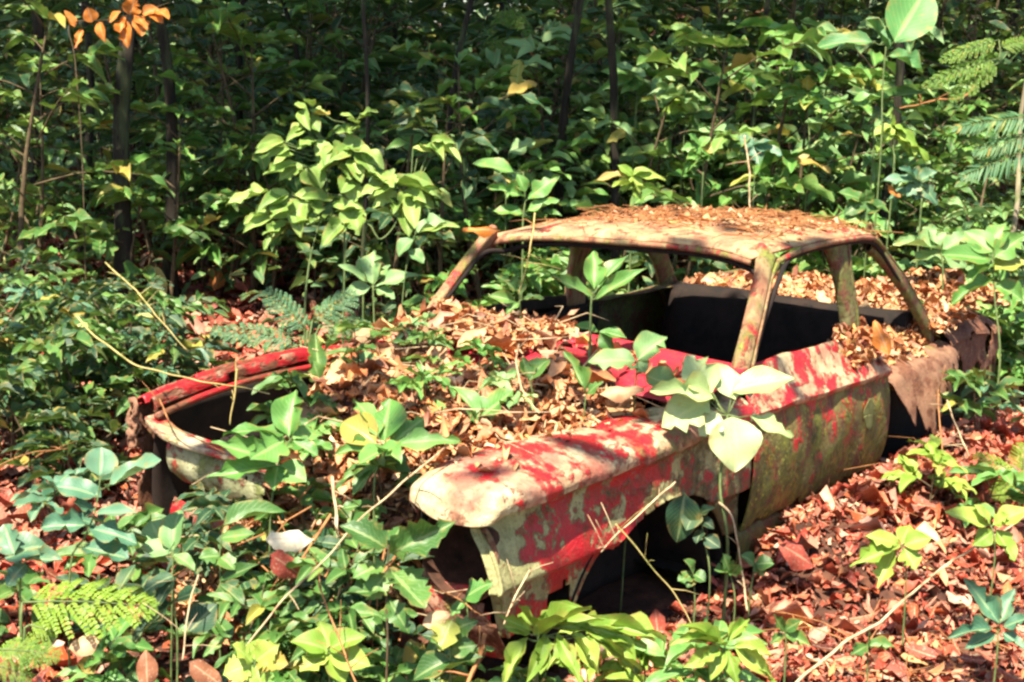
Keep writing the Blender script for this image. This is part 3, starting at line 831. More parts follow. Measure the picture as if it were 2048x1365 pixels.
# ------------------------------------------------------------------ leaf litter
def pts_on(n, xr, yr, zf, keep=None):
    x = rng.uniform(*xr, n); y = rng.uniform(*yr, n)
    if keep is not None:
        k = keep(x, y); x, y = x[k], y[k]
    return np.stack([x, y, zf(x, y)], 1)


incar = lambda x, y: (np.abs(y) < .70) & (np.abs(x) < 1.98)
# body of the heap in the bonnet opening
hx, hy = np.linspace(.86, 2.45, 75), np.linspace(-.60, .47, 45)
HX, HY = np.meshgrid(hx, hy, indexing='ij')
HZ = np.maximum(heap_z(HX, HY) + .01 * wob(HX, HY, 14, 1), ground_z(HX, HY) - .03)
HZ = np.where((HX > 1.7) & (HY > .38), np.minimum(HZ, .35), HZ)
HZ = np.where(HX > 2.2, np.minimum(HZ, ground_z(HX, HY) + .02), HZ)
I = (np.arange(74)[:, None] * 45 + np.arange(44)[None, :]).ravel()
heap = tag(link(bpy.data.objects.new('leaf_heap', make_mesh('leaf_heap', np.stack([HX, HY, HZ], -1).reshape(-1, 3), np.stack([I, I + 45, I + 46, I + 1], 1), M['soil']))),
           'heap of tan dead leaves and humus filling the open engine bay', 'leaf heap', kind='stuff')
hk = lambda x, y: ~((x < .98) & (y > .02 + .12 * wob(x, y, 6, 1))) & (rng.uniform(0, 1, len(x)) > sm(.35, .52, y) * .75) & ~((x > 1.66) & (y > .37))
hz = lambda x, y: np.maximum(np.maximum(heap_z(x, y), np.where(x < .98, .925 + .035 * (1 - (y / .7) ** 2) + .03 * sm(.95, .7, x), 0)), ground_z(x, y))
litter_object('heap_leaves', None, pts_on(7000, (.56, 2.4), (-.66, .55), hz, hk), M['litter_tan'], (.012, .05), .40, .024, parent=heap)
litter_object('large_heap_leaves', None, pts_on(3400, (.56, 2.3), (-.64, .52), hz, hk), M['litter_tan'], (.03, .125), .34, .035, parent=heap, temps=FLAT)
litter_object('broad_heap_leaves', None, pts_on(240, (.60, 2.1), (-.62, .48), hz, hk), M['litter_tan'], (.08, .15), .28, .035, parent=heap, temps=FLAT)
mb = MB()
for k in range(130):
    x, y = R.uniform(.6, 2.2), R.uniform(-.6, .45)
    if x < 1.0 and y > .0: continue
    a = R.uniform(0, 6.28); l = R.uniform(.08, .32)
    z = float(hz(np.array([x]), np.array([y]))[0]) + .03
    mb.tube([(x, y, z), (x + l * .5 * math.cos(a), y + l * .5 * math.sin(a), z + R.uniform(0, .05)), (x + l * math.cos(a + .3), y + l * math.sin(a + .3), z + R.uniform(-.03, .06))], R.uniform(.0015, .004), .0015, 4)
mb.build('heap_twigs', M['pale_wood'], heap)['kind'] = 'stuff'
# straw and stems spilling down the front between front panel and near wing
mb = MB()
for k in range(95):
    y = R.uniform(-.18, .42); x = R.uniform(1.95, 2.25)
    z = R.uniform(.34, .74) - .25 * max(0, x - 2.05)
    l = R.uniform(.08, .34)
    d = Vector((R.uniform(.0, .6), R.uniform(-1, 1) * R.choice((.3, .6, 1.4)), -R.uniform(.3, 1.0))).normalized() * l
    p = Vector((x, y, z))
    mb.tube([p, p + d * .5 + Vector((.02, R.uniform(-.02, .02), .02)), p + d], R.uniform(.0015, .005), .0018, 5)
mb.build('spilled_stems', M['dead_wood'], heap)['kind'] = 'stuff'

# roof, shoulders, boot
rz = lambda x, y: 1.292 + .058 * (1 - np.abs(y / .61) ** 3.2) * sm(.32, .05, x) + .028 * y / .6 + .0 * x - .055 * sm(-.5, -.92, x)
rk = lambda x, y: rng.uniform(0, 1, len(x)) < sm(.16, -.12, x) * (1 - .6 * sm(.4, .58, np.abs(y)))
ro = litter_object('roof_litter', 'dry brown leaves and needles strewn over the wreck roof', pts_on(1500, (-.90, .16), (-.60, .60), rz, rk), M['litter_tan'], (.02, .075), .16, .008, temps=FLAT)
mb = MB()
for k in range(420):
    x, y = R.uniform(-.85, .16), R.uniform(-.57, .57)
    a = R.uniform(0, 6.28); l = R.uniform(.05, .2)
    z = float(rz(np.array([x]), np.array([y]))[0]) + .012
    mb.tube([(x, y, z + .004), (x + l * .5 * math.cos(a), y + l * .5 * math.sin(a), z + R.uniform(.0, .03)), (x + l * math.cos(a + .2), y + l * math.sin(a + .2), z + R.uniform(0, .02))], .0022, .0015, 4)
mb.build('roof_twigs', M['dead_wood'], ro)['kind'] = 'stuff'
dsz = lambda x, y: .958 - .03 * (.6 - x) / 1.13 - (y - .69) * 1.15 + .006
litter_object('door_litter', 'dry leaf scraps lying on the door shoulder behind the window post', pts_on(150, (-.54, -.22), (.66, .77), dsz), M['litter_tan'], (.03, .07), .35, .012)
qz = lambda x, y: .81 - .10 * sm(.60, .72, y) + .10 * sm(-.85, -.6, x) * 0 + .05 * wob(x, y, 4, 2)
litter_object('quarter_litter', 'dead leaves heaped in the collapsed rear quarter behind the door', pts_on(1000, (-1.45, -.55), (.50, .72), qz), M['litter_tan'], (.025, .09), .4, .04, temps=FLAT)
bz = lambda x, y: .845 + .13 * np.exp(-((x + 1.75) / .36) ** 2 - ((y - .5) / .32) ** 2) + .03 * wob(x, y, 3, 1)
litter_object('boot_litter', 'thick layer of tan dead leaves covering the boot lid', pts_on(4200, (-2.08, -1.24), (-.66, .74), bz), M['litter_tan'], (.03, .11), .36, .04, temps=FLAT)
cz = lambda x, y: .955 + .035 * (1 - (y / .7) ** 2)
litter_object('cowl_litter', 'scattered pale leaf scraps on the red cowl by the near pillar', pts_on(60, (.62, .95), (.1, .70), cz), M['litter_tan'], (.03, .08), .25, .012)
wz = lambda x, y: .852 - .06 * sm(.58, .74, y) - .04 * sm(1.8, 2.05, x) + .018 * np.exp(-((y - .56) / .08) ** 2)
litter_object('fender_litter', 'few dry leaf scraps lying on the near fender brow', pts_on(190, (.7, 1.95), (.40, .68), wz, lambda x, y: rng.uniform(0, 1, len(x)) > sm(.45, .62, y) * .7), M['litter_tan'], (.015, .05), .2, .006)
# floor litter
near = lambda x, y: ~incar(x, y) & (depth_side(x, y)[0] > 1.2)
litter_object('leaf_litter', 'red-brown dead leaves covering the ground beside the door and foreground', pts_on(15000, (-2.6, 3.0), (.72, 3.1), ground_z, near), M['litter'], (.014, .05), .40, .025)
litter_object('front_litter', 'dead leaves on the ground in front of the car', pts_on(9000, (1.9, 4.0), (-2.2, 1.4), ground_z, near), M['litter'], (.03, .12), .34, .035, temps=FLAT)


lf = bpy.data.objects['leaf_litter']
patch = lambda x, y: near(x, y) & (wob(x, y, 2.3, 6) + .5 * wob(x, y, 5, 2) > rng.uniform(-.9, .6, len(x)))
litter_object('large_litter_leaves', None, pts_on(8500, (-2.5, 3.0), (.74, 3.1), ground_z, near), M['litter'], (.035, .13), .30, .04, parent=lf, temps=FLAT)
litter_object('tan_litter_leaves', None, pts_on(2600, (-2.4, 3.0), (.74, 3.0), ground_z, patch), M['litter_tan'], (.025, .085), .34, .04, parent=lf, temps=FLAT)
mb = MB()
for k in range(220):
    x, y = R.uniform(-2, 2.8), R.uniform(.8, 2.9)
    a_ = R.uniform(0, 6.28); l = R.uniform(.08, .4)
    z = float(ground_z(x, y)) + .035
    mb.tube([(x, y, z), (x + l * .4 * math.cos(a_), y + l * .4 * math.sin(a_), z + R.uniform(0, .03)), (x + l * math.cos(a_ + .35), y + l * math.sin(a_ + .35), z + R.uniform(-.02, .03))], R.uniform(.0015, .004), .0012, 4)
mb.build('litter_twigs', M['dead_wood'], lf)['kind'] = 'stuff'


def wedge(n, s0, s1, spread=.42):
    s = np.sqrt(rng.uniform(s0 ** 2, s1 ** 2, n)); t = rng.uniform(-spread, spread, n) * s
    x = CAM[0] + s * math.cos(YAW) + t * math.sin(YAW); y = CAM[1] + s * math.sin(YAW) - t * math.cos(YAW)
    return x, y


x, y = wedge(16000, 5.0, 12.5); k = ~incar(x, y) & ~((np.abs(y) < .9) & (np.abs(x) < 2.1)); x, y = x[k], y[k]
litter_object('rear_litter', 'brown dead leaves on the shaded forest floor behind the car', np.stack([x, y, ground_z(x, y)], 1), M['litter'], (.06, .18), .36, .05, temps=FLAT)
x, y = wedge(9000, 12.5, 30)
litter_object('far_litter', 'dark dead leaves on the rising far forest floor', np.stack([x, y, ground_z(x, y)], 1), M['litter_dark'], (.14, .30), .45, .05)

PLANTS = [
('oval_leaf_sapling', 'sapling with paired oval blue-green leaves in front of the far fender', None, 'blue', 'oval', [[(2.653, -0.118, 0.859), (2.672, -0.117, 0.775), (2.698, -0.129, 0.705), (2.732, -0.149, 0.62)]], [((2.653, -0.12, 0.864), (2.621, -0.151, 0.933), 0.0907), ((2.647, -0.103, 0.836), (2.57, 0.032, 0.913), 0.077), ((2.666, -0.121, 0.814), (2.739, -0.187, 0.858), 0.0736), ((2.674, -0.12, 0.775), (2.722, -0.144, 0.802), 0.0513), ((2.671, -0.112, 0.767), (2.63, -0.009, 0.787), 0.0428), ((2.692, -0.131, 0.735), (2.78, -0.205, 0.744), 0.0736), ((2.687, -0.122, 0.727), (2.638, 0.002, 0.721), 0.0736), ((2.706, -0.132, 0.679), (2.657, -0.004, 0.659), 0.0907)]),
('broad_leaf_seedling', 'broad blue-green seedling at the bottom left picture edge below the oval sapling', None, 'blue', 'oval', [[(2.887, -0.126, 0.687), (2.906, -0.124, 0.606)]], [((2.916, -0.167, 0.692), (2.838, -0.112, 0.748), 0.1151), ((2.886, -0.126, 0.694), (2.85, -0.029, 0.711), 0.0526), ((2.886, -0.123, 0.684), (2.943, -0.136, 0.641), 0.0691), ((2.899, -0.149, 0.705), (2.88, -0.213, 0.766), 0.0757)]),
('upright_leaf_seedling', 'seedling with one upright pale leaf and a yellowish one beneath', None, 'pale', 'oval', [[(2.535, 0.027, 0.66), (2.55, 0.04, 0.559)]], [((2.534, 0.028, 0.661), (2.498, -0.013, 0.773), 0.0728), ((2.544, 0.016, 0.653), (2.53, -0.077, 0.729), 0.1074), ((2.536, 0.028, 0.651), (2.524, 0.103, 0.636), 0.0416), ((2.538, 0.023, 0.657), (2.556, -0.059, 0.671), 0.0624)]),
('dark_leaf_seedling', 'dark green broad-leaved seedling under the upright pale leaf', None, 'dark', 'ovate', [[(2.705, 0.22, 0.68), (2.715, 0.237, 0.589), (2.721, 0.252, 0.516)]], [((2.705, 0.219, 0.685), (2.777, 0.179, 0.658), 0.0519), ((2.706, 0.221, 0.675), (2.76, 0.216, 0.618), 0.0454), ((2.712, 0.231, 0.62), (2.808, 0.177, 0.536), 0.0909), ((2.699, 0.273, 0.549), (2.631, 0.294, 0.611), 0.0909), ((2.708, 0.234, 0.626), (2.689, 0.3, 0.663), 0.0487)]),
('glossy_leaf_seedling', 'glossy long-leaved seedling below the front panel', None, 'mid', 'lance', [[(2.414, 0.092, 0.71), (2.43, 0.094, 0.638), (2.444, 0.113, 0.519), (2.457, 0.123, 0.439)]], [((2.416, 0.09, 0.71), (2.294, 0.196, 0.796), 0.0737), ((2.423, 0.088, 0.681), (2.387, 0.182, 0.71), 0.0561), ((2.43, 0.095, 0.631), (2.43, 0.152, 0.621), 0.0632), ((2.439, 0.104, 0.569), (2.394, 0.199, 0.63), 0.0421), ((2.437, 0.11, 0.559), (2.459, 0.148, 0.509), 0.0632), ((2.43, 0.095, 0.635), (2.483, 0.07, 0.643), 0.0632)]),
('broad_whorl_seedling', 'bright seedling with spread glossy leaves on the front lip of the engine bay', None, 'bright', 'ovate', [[(2.1, 0.034, 0.886), (2.127, 0.019, 0.819), (2.152, 0.015, 0.727), (2.17, 0.023, 0.628)]], [((2.102, 0.029, 0.893), (2.031, -0.02, 1.019), 0.1007), ((2.106, 0.021, 0.899), (2.227, -0.106, 0.929), 0.0708), ((2.111, 0.019, 0.882), (2.246, 0.017, 0.848), 0.1118), ((2.097, 0.04, 0.88), (2.082, 0.125, 0.846), 0.0634), ((2.096, 0.038, 0.889), (2.002, 0.077, 0.905), 0.0559), ((2.129, 0.014, 0.823), (2.256, -0.128, 0.871), 0.0857), ((2.134, 0.011, 0.811), (2.276, -0.122, 0.771), 0.0783), ((2.131, 0.016, 0.809), (2.19, 0.053, 0.765), 0.0746), ((2.128, 0.021, 0.809), (2.111, 0.107, 0.778), 0.082)]),
('tall_whorl_seedling', 'tall rosette seedling with wide shining leaves in the middle of the engine bay', None, 'bright', 'ovate', [[(2.021, 0.314, 0.904), (2.037, 0.31, 0.849), (2.054, 0.313, 0.773)]], [((2.015, 0.319, 0.916), (1.944, 0.257, 1.027), 0.1347), ((2.031, 0.298, 0.909), (2.056, 0.172, 0.974), 0.1056), ((2.005, 0.336, 0.905), (1.912, 0.371, 0.982), 0.0983), ((2.012, 0.329, 0.897), (2.139, 0.33, 0.886), 0.0801), ((2.001, 0.342, 0.906), (1.915, 0.5, 0.95), 0.0692), ((2.039, 0.292, 0.897), (2.123, 0.228, 0.891), 0.0582), ((2.025, 0.299, 0.931), (1.955, 0.156, 1.024), 0.0728), ((2.022, 0.316, 0.896), (2.073, 0.42, 0.895), 0.0655)]),
('pale_leaf_seedling', 'small seedling with one pale upright leaf behind the tall rosette', None, 'pale', 'oval', [[(1.469, -0.226, 0.896), (1.485, -0.216, 0.802)]], [((1.468, -0.225, 0.899), (1.419, -0.277, 0.996), 0.0946), ((1.47, -0.225, 0.891), (1.442, -0.148, 0.938), 0.0559)]),
('dark_pair_seedling', 'seedling with a dark pair of leaves beside the far engine bay rail', None, 'mid', 'ovate', [[(1.521, -0.381, 0.883), (1.53, -0.361, 0.785)]], [((1.524, -0.385, 0.879), (1.548, -0.395, 0.967), 0.0738), ((1.515, -0.375, 0.886), (1.47, -0.288, 0.971), 0.0782), ((1.515, -0.376, 0.891), (1.367, -0.372, 0.975), 0.0651), ((1.523, -0.391, 0.899), (1.405, -0.526, 1.014), 0.0651)]),
('two_leaf_seedling', 'two-leaved seedling on the leaf heap behind the near fender brow', None, 'bright', 'ovate', [[(1.583, 0.315, 0.899), (1.596, 0.324, 0.819)]], [((1.585, 0.313, 0.899), (1.581, 0.227, 1.016), 0.0632), ((1.577, 0.323, 0.903), (1.491, 0.382, 0.979), 0.1184), ((1.585, 0.317, 0.889), (1.626, 0.299, 0.929), 0.0474)]),
('narrow_leaf_seedling', 'seedling with narrow arching leaves in the middle of the leaf heap', None, 'mid', 'lance', [[(1.175, 0.441, 0.926), (1.186, 0.444, 0.87)]], [((1.174, 0.44, 0.929), (1.168, 0.352, 1.062), 0.0542), ((1.173, 0.443, 0.926), (1.167, 0.486, 0.981), 0.05)]),
('paired_leaf_seedling', 'seedling with two upright leaves beside the curved twig on the heap', None, 'mid', 'lance', [[(1.274, 0.289, 0.963), (1.276, 0.306, 0.904)]], [((1.274, 0.289, 0.963), (1.205, 0.304, 1.051), 0.0792), ((1.276, 0.287, 0.963), (1.236, 0.232, 1.031), 0.0583)]),
('cowl_seedling', 'seedling with broad leaves standing against the red cowl', None, 'pale', 'ovate', [[(1.063, 0.559, 1.038), (1.083, 0.568, 0.931)]], [((1.063, 0.559, 1.041), (0.97, 0.609, 1.121), 0.1042), ((1.068, 0.553, 1.038), (1.181, 0.444, 1.048), 0.0917), ((1.067, 0.557, 1.029), (1.08, 0.599, 1.009), 0.075), ((1.054, 0.588, 0.992), (1.023, 0.693, 0.964), 0.0917)]),
('long_leaf_seedling', 'seedling with a low curved leaf below the windscreen opening', None, 'bright', 'lance', [[(0.871, 0.293, 1.063), (0.887, 0.3, 0.976)]], [((0.872, 0.289, 1.07), (0.942, 0.236, 1.096), 0.0664), ((0.871, 0.292, 1.07), (0.844, 0.384, 1.062), 0.0664), ((0.871, 0.293, 1.063), (0.879, 0.351, 1.017), 0.0576)]),
('glare_leaf_plant', 'plant with large leaves painted pale for sun glare leaning on the near fender and door', None, 'painted_glare', 'ovate', [[(1.05, 0.884, 0.914), (1.071, 0.89, 0.807), (1.095, 0.898, 0.685), (1.104, 0.94, 0.518)]], [((1.043, 0.895, 0.907), (1.096, 0.96, 0.755), 0.1695), ((1.077, 0.831, 0.957), (1.2, 0.735, 0.884), 0.1412), ((1.03, 0.886, 0.987), (0.939, 1.046, 1.046), 0.113), ((1.067, 0.836, 0.981), (1.057, 0.73, 1.079), 0.1251), ((1.009, 0.941, 0.913), (0.96, 1.076, 0.872), 0.0605), ((1.066, 0.846, 0.958), (1.199, 0.697, 1.001), 0.1009), ((1.03, 0.896, 0.96), (0.979, 0.792, 1.061), 0.0928), ((1.063, 0.865, 0.913), (1.134, 0.837, 0.857), 0.0888)]),
('wheel_arch_seedling', 'dark-leaved seedling hanging in front of the wheel arch', None, 'dark', 'ovate', [[(1.291, 0.875, 0.716), (1.273, 0.918, 0.666), (1.273, 0.949, 0.571), (1.279, 0.977, 0.461)]], [((1.29, 0.878, 0.709), (1.345, 0.901, 0.568), 0.1054), ((1.275, 0.914, 0.666), (1.327, 0.912, 0.616), 0.0703), ((1.272, 0.923, 0.652), (1.27, 0.965, 0.691), 0.039), ((1.271, 0.931, 0.634), (1.276, 0.978, 0.63), 0.039), ((1.272, 0.938, 0.608), (1.316, 0.939, 0.58), 0.0429), ((1.271, 0.947, 0.586), (1.274, 1.001, 0.568), 0.0507)]),
('small_leaf_seedling', 'small-leaved seedling just in front of the bent pale stick', None, 'mid', 'oval', [[(1.199, 1.003, 0.461), (1.2, 1.025, 0.387)]], [((1.199, 1.002, 0.464), (1.247, 0.978, 0.491), 0.0513), ((1.199, 1.002, 0.464), (1.226, 0.995, 0.527), 0.0513), ((1.195, 1.007, 0.464), (1.203, 1.035, 0.505), 0.0474)]),
('small_leaf_seedling', 'small-leaved seedling at the sill corner right of the bent pale stick', None, 'mid', 'oval', [[(1.15, 1.06, 0.494), (1.173, 1.061, 0.396)]], [((1.15, 1.06, 0.494), (1.144, 1.113, 0.517), 0.0553), ((1.152, 1.057, 0.496), (1.19, 1.043, 0.535), 0.0474), ((1.151, 1.06, 0.491), (1.163, 1.1, 0.478), 0.0434)]),
('small_leaf_seedling', 'small-leaved seedling inside the dark wheel arch opening', None, 'mid', 'oval', [[(1.308, 0.933, 0.474), (1.316, 0.951, 0.386)]], [((1.308, 0.933, 0.474), (1.359, 0.916, 0.469), 0.0468), ((1.308, 0.932, 0.477), (1.331, 0.933, 0.531), 0.0507), ((1.305, 0.936, 0.475), (1.313, 0.978, 0.474), 0.0468), ((1.308, 0.934, 0.471), (1.347, 0.939, 0.452), 0.039)]),
('serrated_leaf_plant', 'red-stemmed plant with toothed glossy leaves before the empty headlight', None, 'mid', 'serrate', [[(2.416, 0.675, 0.795), (2.426, 0.684, 0.723), (2.44, 0.692, 0.644), (2.451, 0.708, 0.554)]], [((2.415, 0.683, 0.774), (2.336, 0.816, 0.866), 0.0864), ((2.422, 0.687, 0.733), (2.444, 0.818, 0.669), 0.1121), ((2.42, 0.671, 0.788), (2.493, 0.597, 0.864), 0.0768), ((2.415, 0.68, 0.783), (2.346, 0.653, 0.838), 0.0544), ((2.427, 0.675, 0.747), (2.503, 0.628, 0.73), 0.064), ((2.429, 0.68, 0.723), (2.489, 0.666, 0.672), 0.064), ((2.433, 0.688, 0.687), (2.516, 0.625, 0.682), 0.0704), ((2.435, 0.693, 0.663), (2.436, 0.766, 0.597), 0.0544)]),
('drip_tip_seedling', 'single-leaf seedling on a thin stem in front of the headlight hole', None, 'bright', 'ovate', [[(2.246, 0.791, 0.638), (2.255, 0.805, 0.558)]], [((2.247, 0.789, 0.638), (2.229, 0.848, 0.695), 0.0757), ((2.247, 0.791, 0.633), (2.298, 0.781, 0.605), 0.0395)]),
('yellowing_leaf_seedling', 'seedling with yellowing lower leaves under the near headlight', None, 'mid', 'ovate', [[(2.385, 0.857, 0.643), (2.404, 0.868, 0.531)]], [((2.387, 0.855, 0.638), (2.437, 0.861, 0.573), 0.0789), ((2.398, 0.865, 0.567), (2.386, 0.925, 0.595), 0.0537), ((2.431, 0.844, 0.492), (2.386, 0.925, 0.595), 0.0568), ((2.398, 0.861, 0.579), (2.448, 0.838, 0.595), 0.0632), ((2.403, 0.866, 0.543), (2.486, 0.81, 0.516), 0.0695), ((2.392, 0.858, 0.612), (2.377, 0.919, 0.652), 0.0537)]),
('drooping_leaf_plant', 'bright yellow-green plant with drooping leaflets below the front wheel arch', None, 'lime', 'lance', [[(2.265, 1.029, 0.634), (2.277, 1.037, 0.562), (2.289, 1.044, 0.491)]], [((2.268, 1.033, 0.61), (2.159, 1.109, 0.68), 0.0546), ((2.259, 1.044, 0.614), (2.303, 1.064, 0.527), 0.0455), ((2.241, 1.069, 0.615), (2.256, 1.131, 0.525), 0.0523), ((2.285, 1.011, 0.601), (2.357, 0.99, 0.519), 0.0523), ((2.28, 1.015, 0.612), (2.335, 0.978, 0.648), 0.0409), ((2.22, 1.09, 0.64), (2.137, 1.267, 0.617), 0.0546), ((2.195, 1.133, 0.614), (2.152, 1.266, 0.555), 0.0523), ((2.177, 1.149, 0.643), (2.124, 1.281, 0.629), 0.0455), ((2.26, 1.037, 0.628), (2.187, 1.022, 0.667), 0.0387), ((2.271, 1.022, 0.628), (2.239, 0.954, 0.652), 0.0364), ((2.25, 1.052, 0.629), (2.202, 1.164, 0.65), 0.0387), ((2.218, 1.104, 0.607), (2.218, 1.18, 0.538), 0.0455), ((2.272, 1.028, 0.606), (2.255, 1.152, 0.717), 0.0455), ((2.255, 1.051, 0.609), (2.347, 1.059, 0.52), 0.0379), ((2.244, 1.065, 0.613), (2.281, 1.18, 0.532), 0.0436), ((2.285, 1.012, 0.6), (2.381, 1.006, 0.519), 0.0436), ((2.276, 1.018, 0.619), (2.351, 0.961, 0.666), 0.0341), ((2.218, 1.092, 0.641), (2.08, 1.258, 0.606), 0.0455), ((2.193, 1.136, 0.617), (2.131, 1.243, 0.519), 0.0436), ((2.173, 1.156, 0.639), (2.1, 1.291, 0.629), 0.0379), ((2.263, 1.036, 0.621), (2.266, 1.051, 0.676), 0.0322), ((2.272, 1.021, 0.628), (2.349, 1.02, 0.703), 0.0303), ((2.255, 1.046, 0.625), (2.201, 1.172, 0.674), 0.0322), ((2.22, 1.099, 0.613), (2.251, 1.202, 0.559), 0.0379)]),
('spreading_leaf_plant', 'yellow-green plant with feathered leaflets at the bottom edge right of the wheel arch', None, 'lime', 'lance', [[(1.921, 1.36, 0.563), (1.942, 1.363, 0.465)]], [((1.923, 1.355, 0.569), (2.019, 1.263, 0.597), 0.0491), ((1.921, 1.363, 0.554), (1.939, 1.416, 0.479), 0.0444), ((1.908, 1.381, 0.555), (1.884, 1.486, 0.501), 0.0467), ((1.929, 1.35, 0.556), (2.012, 1.3, 0.516), 0.0467), ((1.927, 1.348, 0.572), (1.907, 1.278, 0.603), 0.0374), ((1.914, 1.366, 0.573), (1.848, 1.36, 0.607), 0.0397), ((1.921, 1.363, 0.551), (1.98, 1.354, 0.488), 0.0421), ((1.907, 1.38, 0.561), (1.878, 1.476, 0.554), 0.0374), ((1.92, 1.362, 0.562), (2.02, 1.29, 0.603), 0.0409), ((1.926, 1.355, 0.555), (1.928, 1.404, 0.47), 0.037), ((1.907, 1.382, 0.555), (1.843, 1.486, 0.477), 0.0389), ((1.93, 1.349, 0.559), (2.01, 1.332, 0.533), 0.0389), ((1.933, 1.342, 0.565), (2.021, 1.311, 0.655), 0.0312), ((1.917, 1.362, 0.574), (1.824, 1.377, 0.612), 0.0331), ((1.927, 1.355, 0.553), (1.918, 1.315, 0.443), 0.0351), ((1.909, 1.377, 0.562), (1.854, 1.45, 0.525), 0.0312)]),
('palmate_seedling', 'pale seedling with five drooping leaflets on the red leaf litter', None, 'lime', 'lance', [[(0.976, 1.446, 0.597), (0.979, 1.469, 0.513)]], [((0.978, 1.442, 0.599), (1.102, 1.342, 0.535), 0.0733), ((0.989, 1.432, 0.582), (1.06, 1.42, 0.477), 0.0733), ((0.972, 1.453, 0.59), (0.988, 1.5, 0.539), 0.0772), ((0.971, 1.452, 0.599), (0.948, 1.522, 0.642), 0.0656), ((0.979, 1.439, 0.603), (1.057, 1.37, 0.638), 0.0618), ((0.975, 1.445, 0.603), (0.905, 1.44, 0.647), 0.0579)]),
('edge_seedling', 'pale seedling with pointed leaflets at the end of the long fallen stick', None, 'lime', 'lance', [[(0.715, 1.624, 0.634), (0.72, 1.646, 0.548)]], [((0.718, 1.619, 0.634), (0.816, 1.517, 0.686), 0.0711), ((0.709, 1.635, 0.626), (0.719, 1.702, 0.539), 0.0789), ((0.711, 1.628, 0.637), (0.666, 1.718, 0.712), 0.0711), ((0.716, 1.62, 0.64), (0.755, 1.593, 0.712), 0.0592), ((0.714, 1.629, 0.62), (0.78, 1.601, 0.585), 0.0592), ((0.709, 1.631, 0.638), (0.706, 1.674, 0.678), 0.0553)]),
('strap_leaf_rosette', 'rosette of narrow dark strap leaves near the bottom right corner', None, 'blue', 'lance', [[(1.181, 1.809, 0.49), (1.188, 1.816, 0.439)]], [((1.174, 1.812, 0.506), (1.173, 1.706, 0.618), 0.0639), ((1.184, 1.802, 0.496), (1.288, 1.712, 0.489), 0.0533), ((1.184, 1.807, 0.482), (1.267, 1.752, 0.454), 0.0462), ((1.171, 1.819, 0.5), (1.153, 1.884, 0.539), 0.0497), ((1.176, 1.81, 0.506), (1.089, 1.818, 0.584), 0.0533), ((1.175, 1.817, 0.486), (1.173, 1.885, 0.453), 0.0497), ((1.178, 1.806, 0.506), (1.135, 1.759, 0.568), 0.0462)]),
('small_litter_seedling', 'small bright seedling sprouting from the litter below the fallen stick', None, 'mid', 'lance', [[(1.394, 1.527, 0.438), (1.401, 1.534, 0.387)]], [((1.396, 1.525, 0.438), (1.376, 1.6, 0.452), 0.0426), ((1.396, 1.525, 0.438), (1.453, 1.503, 0.421), 0.0462), ((1.394, 1.526, 0.44), (1.412, 1.537, 0.489), 0.0355)]),
('small_litter_seedling', 'tiny narrow-leaved seedling left of the fallen stick near the bottom edge', None, 'mid', 'lance', [[(1.521, 1.339, 0.466), (1.526, 1.348, 0.419)]], [((1.521, 1.338, 0.47), (1.517, 1.381, 0.512), 0.0391), ((1.523, 1.337, 0.467), (1.561, 1.316, 0.525), 0.0391), ((1.522, 1.34, 0.462), (1.511, 1.413, 0.447), 0.0426), ((1.525, 1.335, 0.462), (1.576, 1.323, 0.443), 0.0355)]),
('corner_seedling', 'bright yellow-green seedling with jagged leaves at the bottom edge left of centre', None, 'lime', 'serrate', [[(2.748, 0.551, 0.562), (2.759, 0.555, 0.504)]], [((2.751, 0.546, 0.562), (2.789, 0.527, 0.619), 0.0675), ((2.746, 0.553, 0.565), (2.735, 0.604, 0.616), 0.0645), ((2.745, 0.556, 0.559), (2.722, 0.637, 0.571), 0.0645), ((2.752, 0.547, 0.556), (2.816, 0.513, 0.549), 0.0706), ((2.749, 0.552, 0.554), (2.765, 0.594, 0.521), 0.0645), ((2.748, 0.548, 0.568), (2.703, 0.514, 0.6), 0.0522)]),
('lime_leaf_seedling', 'lime-coloured seedling under the twig crossing at the bottom edge', None, 'lime', 'ovate', [[(2.574, 0.622, 0.557), (2.583, 0.639, 0.468)]], [((2.576, 0.619, 0.557), (2.636, 0.572, 0.601), 0.0695), ((2.573, 0.621, 0.561), (2.546, 0.57, 0.618), 0.0663), ((2.57, 0.626, 0.559), (2.543, 0.698, 0.616), 0.0695), ((2.57, 0.629, 0.551), (2.54, 0.729, 0.537), 0.0726), ((2.575, 0.623, 0.547), (2.641, 0.595, 0.513), 0.0726), ((2.572, 0.628, 0.545), (2.581, 0.686, 0.49), 0.0695), ((2.574, 0.622, 0.557), (2.626, 0.6, 0.557), 0.0474)]),
('windscreen_seedling', 'four-leaved seedling standing upright in the windscreen opening', None, 'bright', 'lance', [[(0.912, 0.278, 1.197), (0.926, 0.287, 1.113), (0.938, 0.297, 1.035)]], [((0.913, 0.278, 1.196), (1.013, 0.168, 1.263), 0.057), ((0.905, 0.282, 1.217), (0.852, 0.241, 1.348), 0.0811), ((0.896, 0.292, 1.226), (0.796, 0.341, 1.34), 0.0746), ((0.905, 0.292, 1.188), (0.817, 0.428, 1.307), 0.057)]),
('cowl_corner_seedling', 'small seedling rooted on the cowl in front of the far windscreen pillar', None, 'mid', 'lance', [[(0.654, -0.201, 1.093), (0.659, -0.191, 1.039), (0.666, -0.181, 0.984)]], [((0.654, -0.211, 1.12), (0.713, -0.266, 1.193), 0.0675), ((0.663, -0.213, 1.087), (0.74, -0.279, 1.12), 0.0531), ((0.648, -0.194, 1.097), (0.625, -0.111, 1.101), 0.0482), ((0.65, -0.203, 1.112), (0.617, -0.229, 1.169), 0.0482), ((0.656, -0.201, 1.082), (0.716, -0.221, 1.049), 0.0434)]),
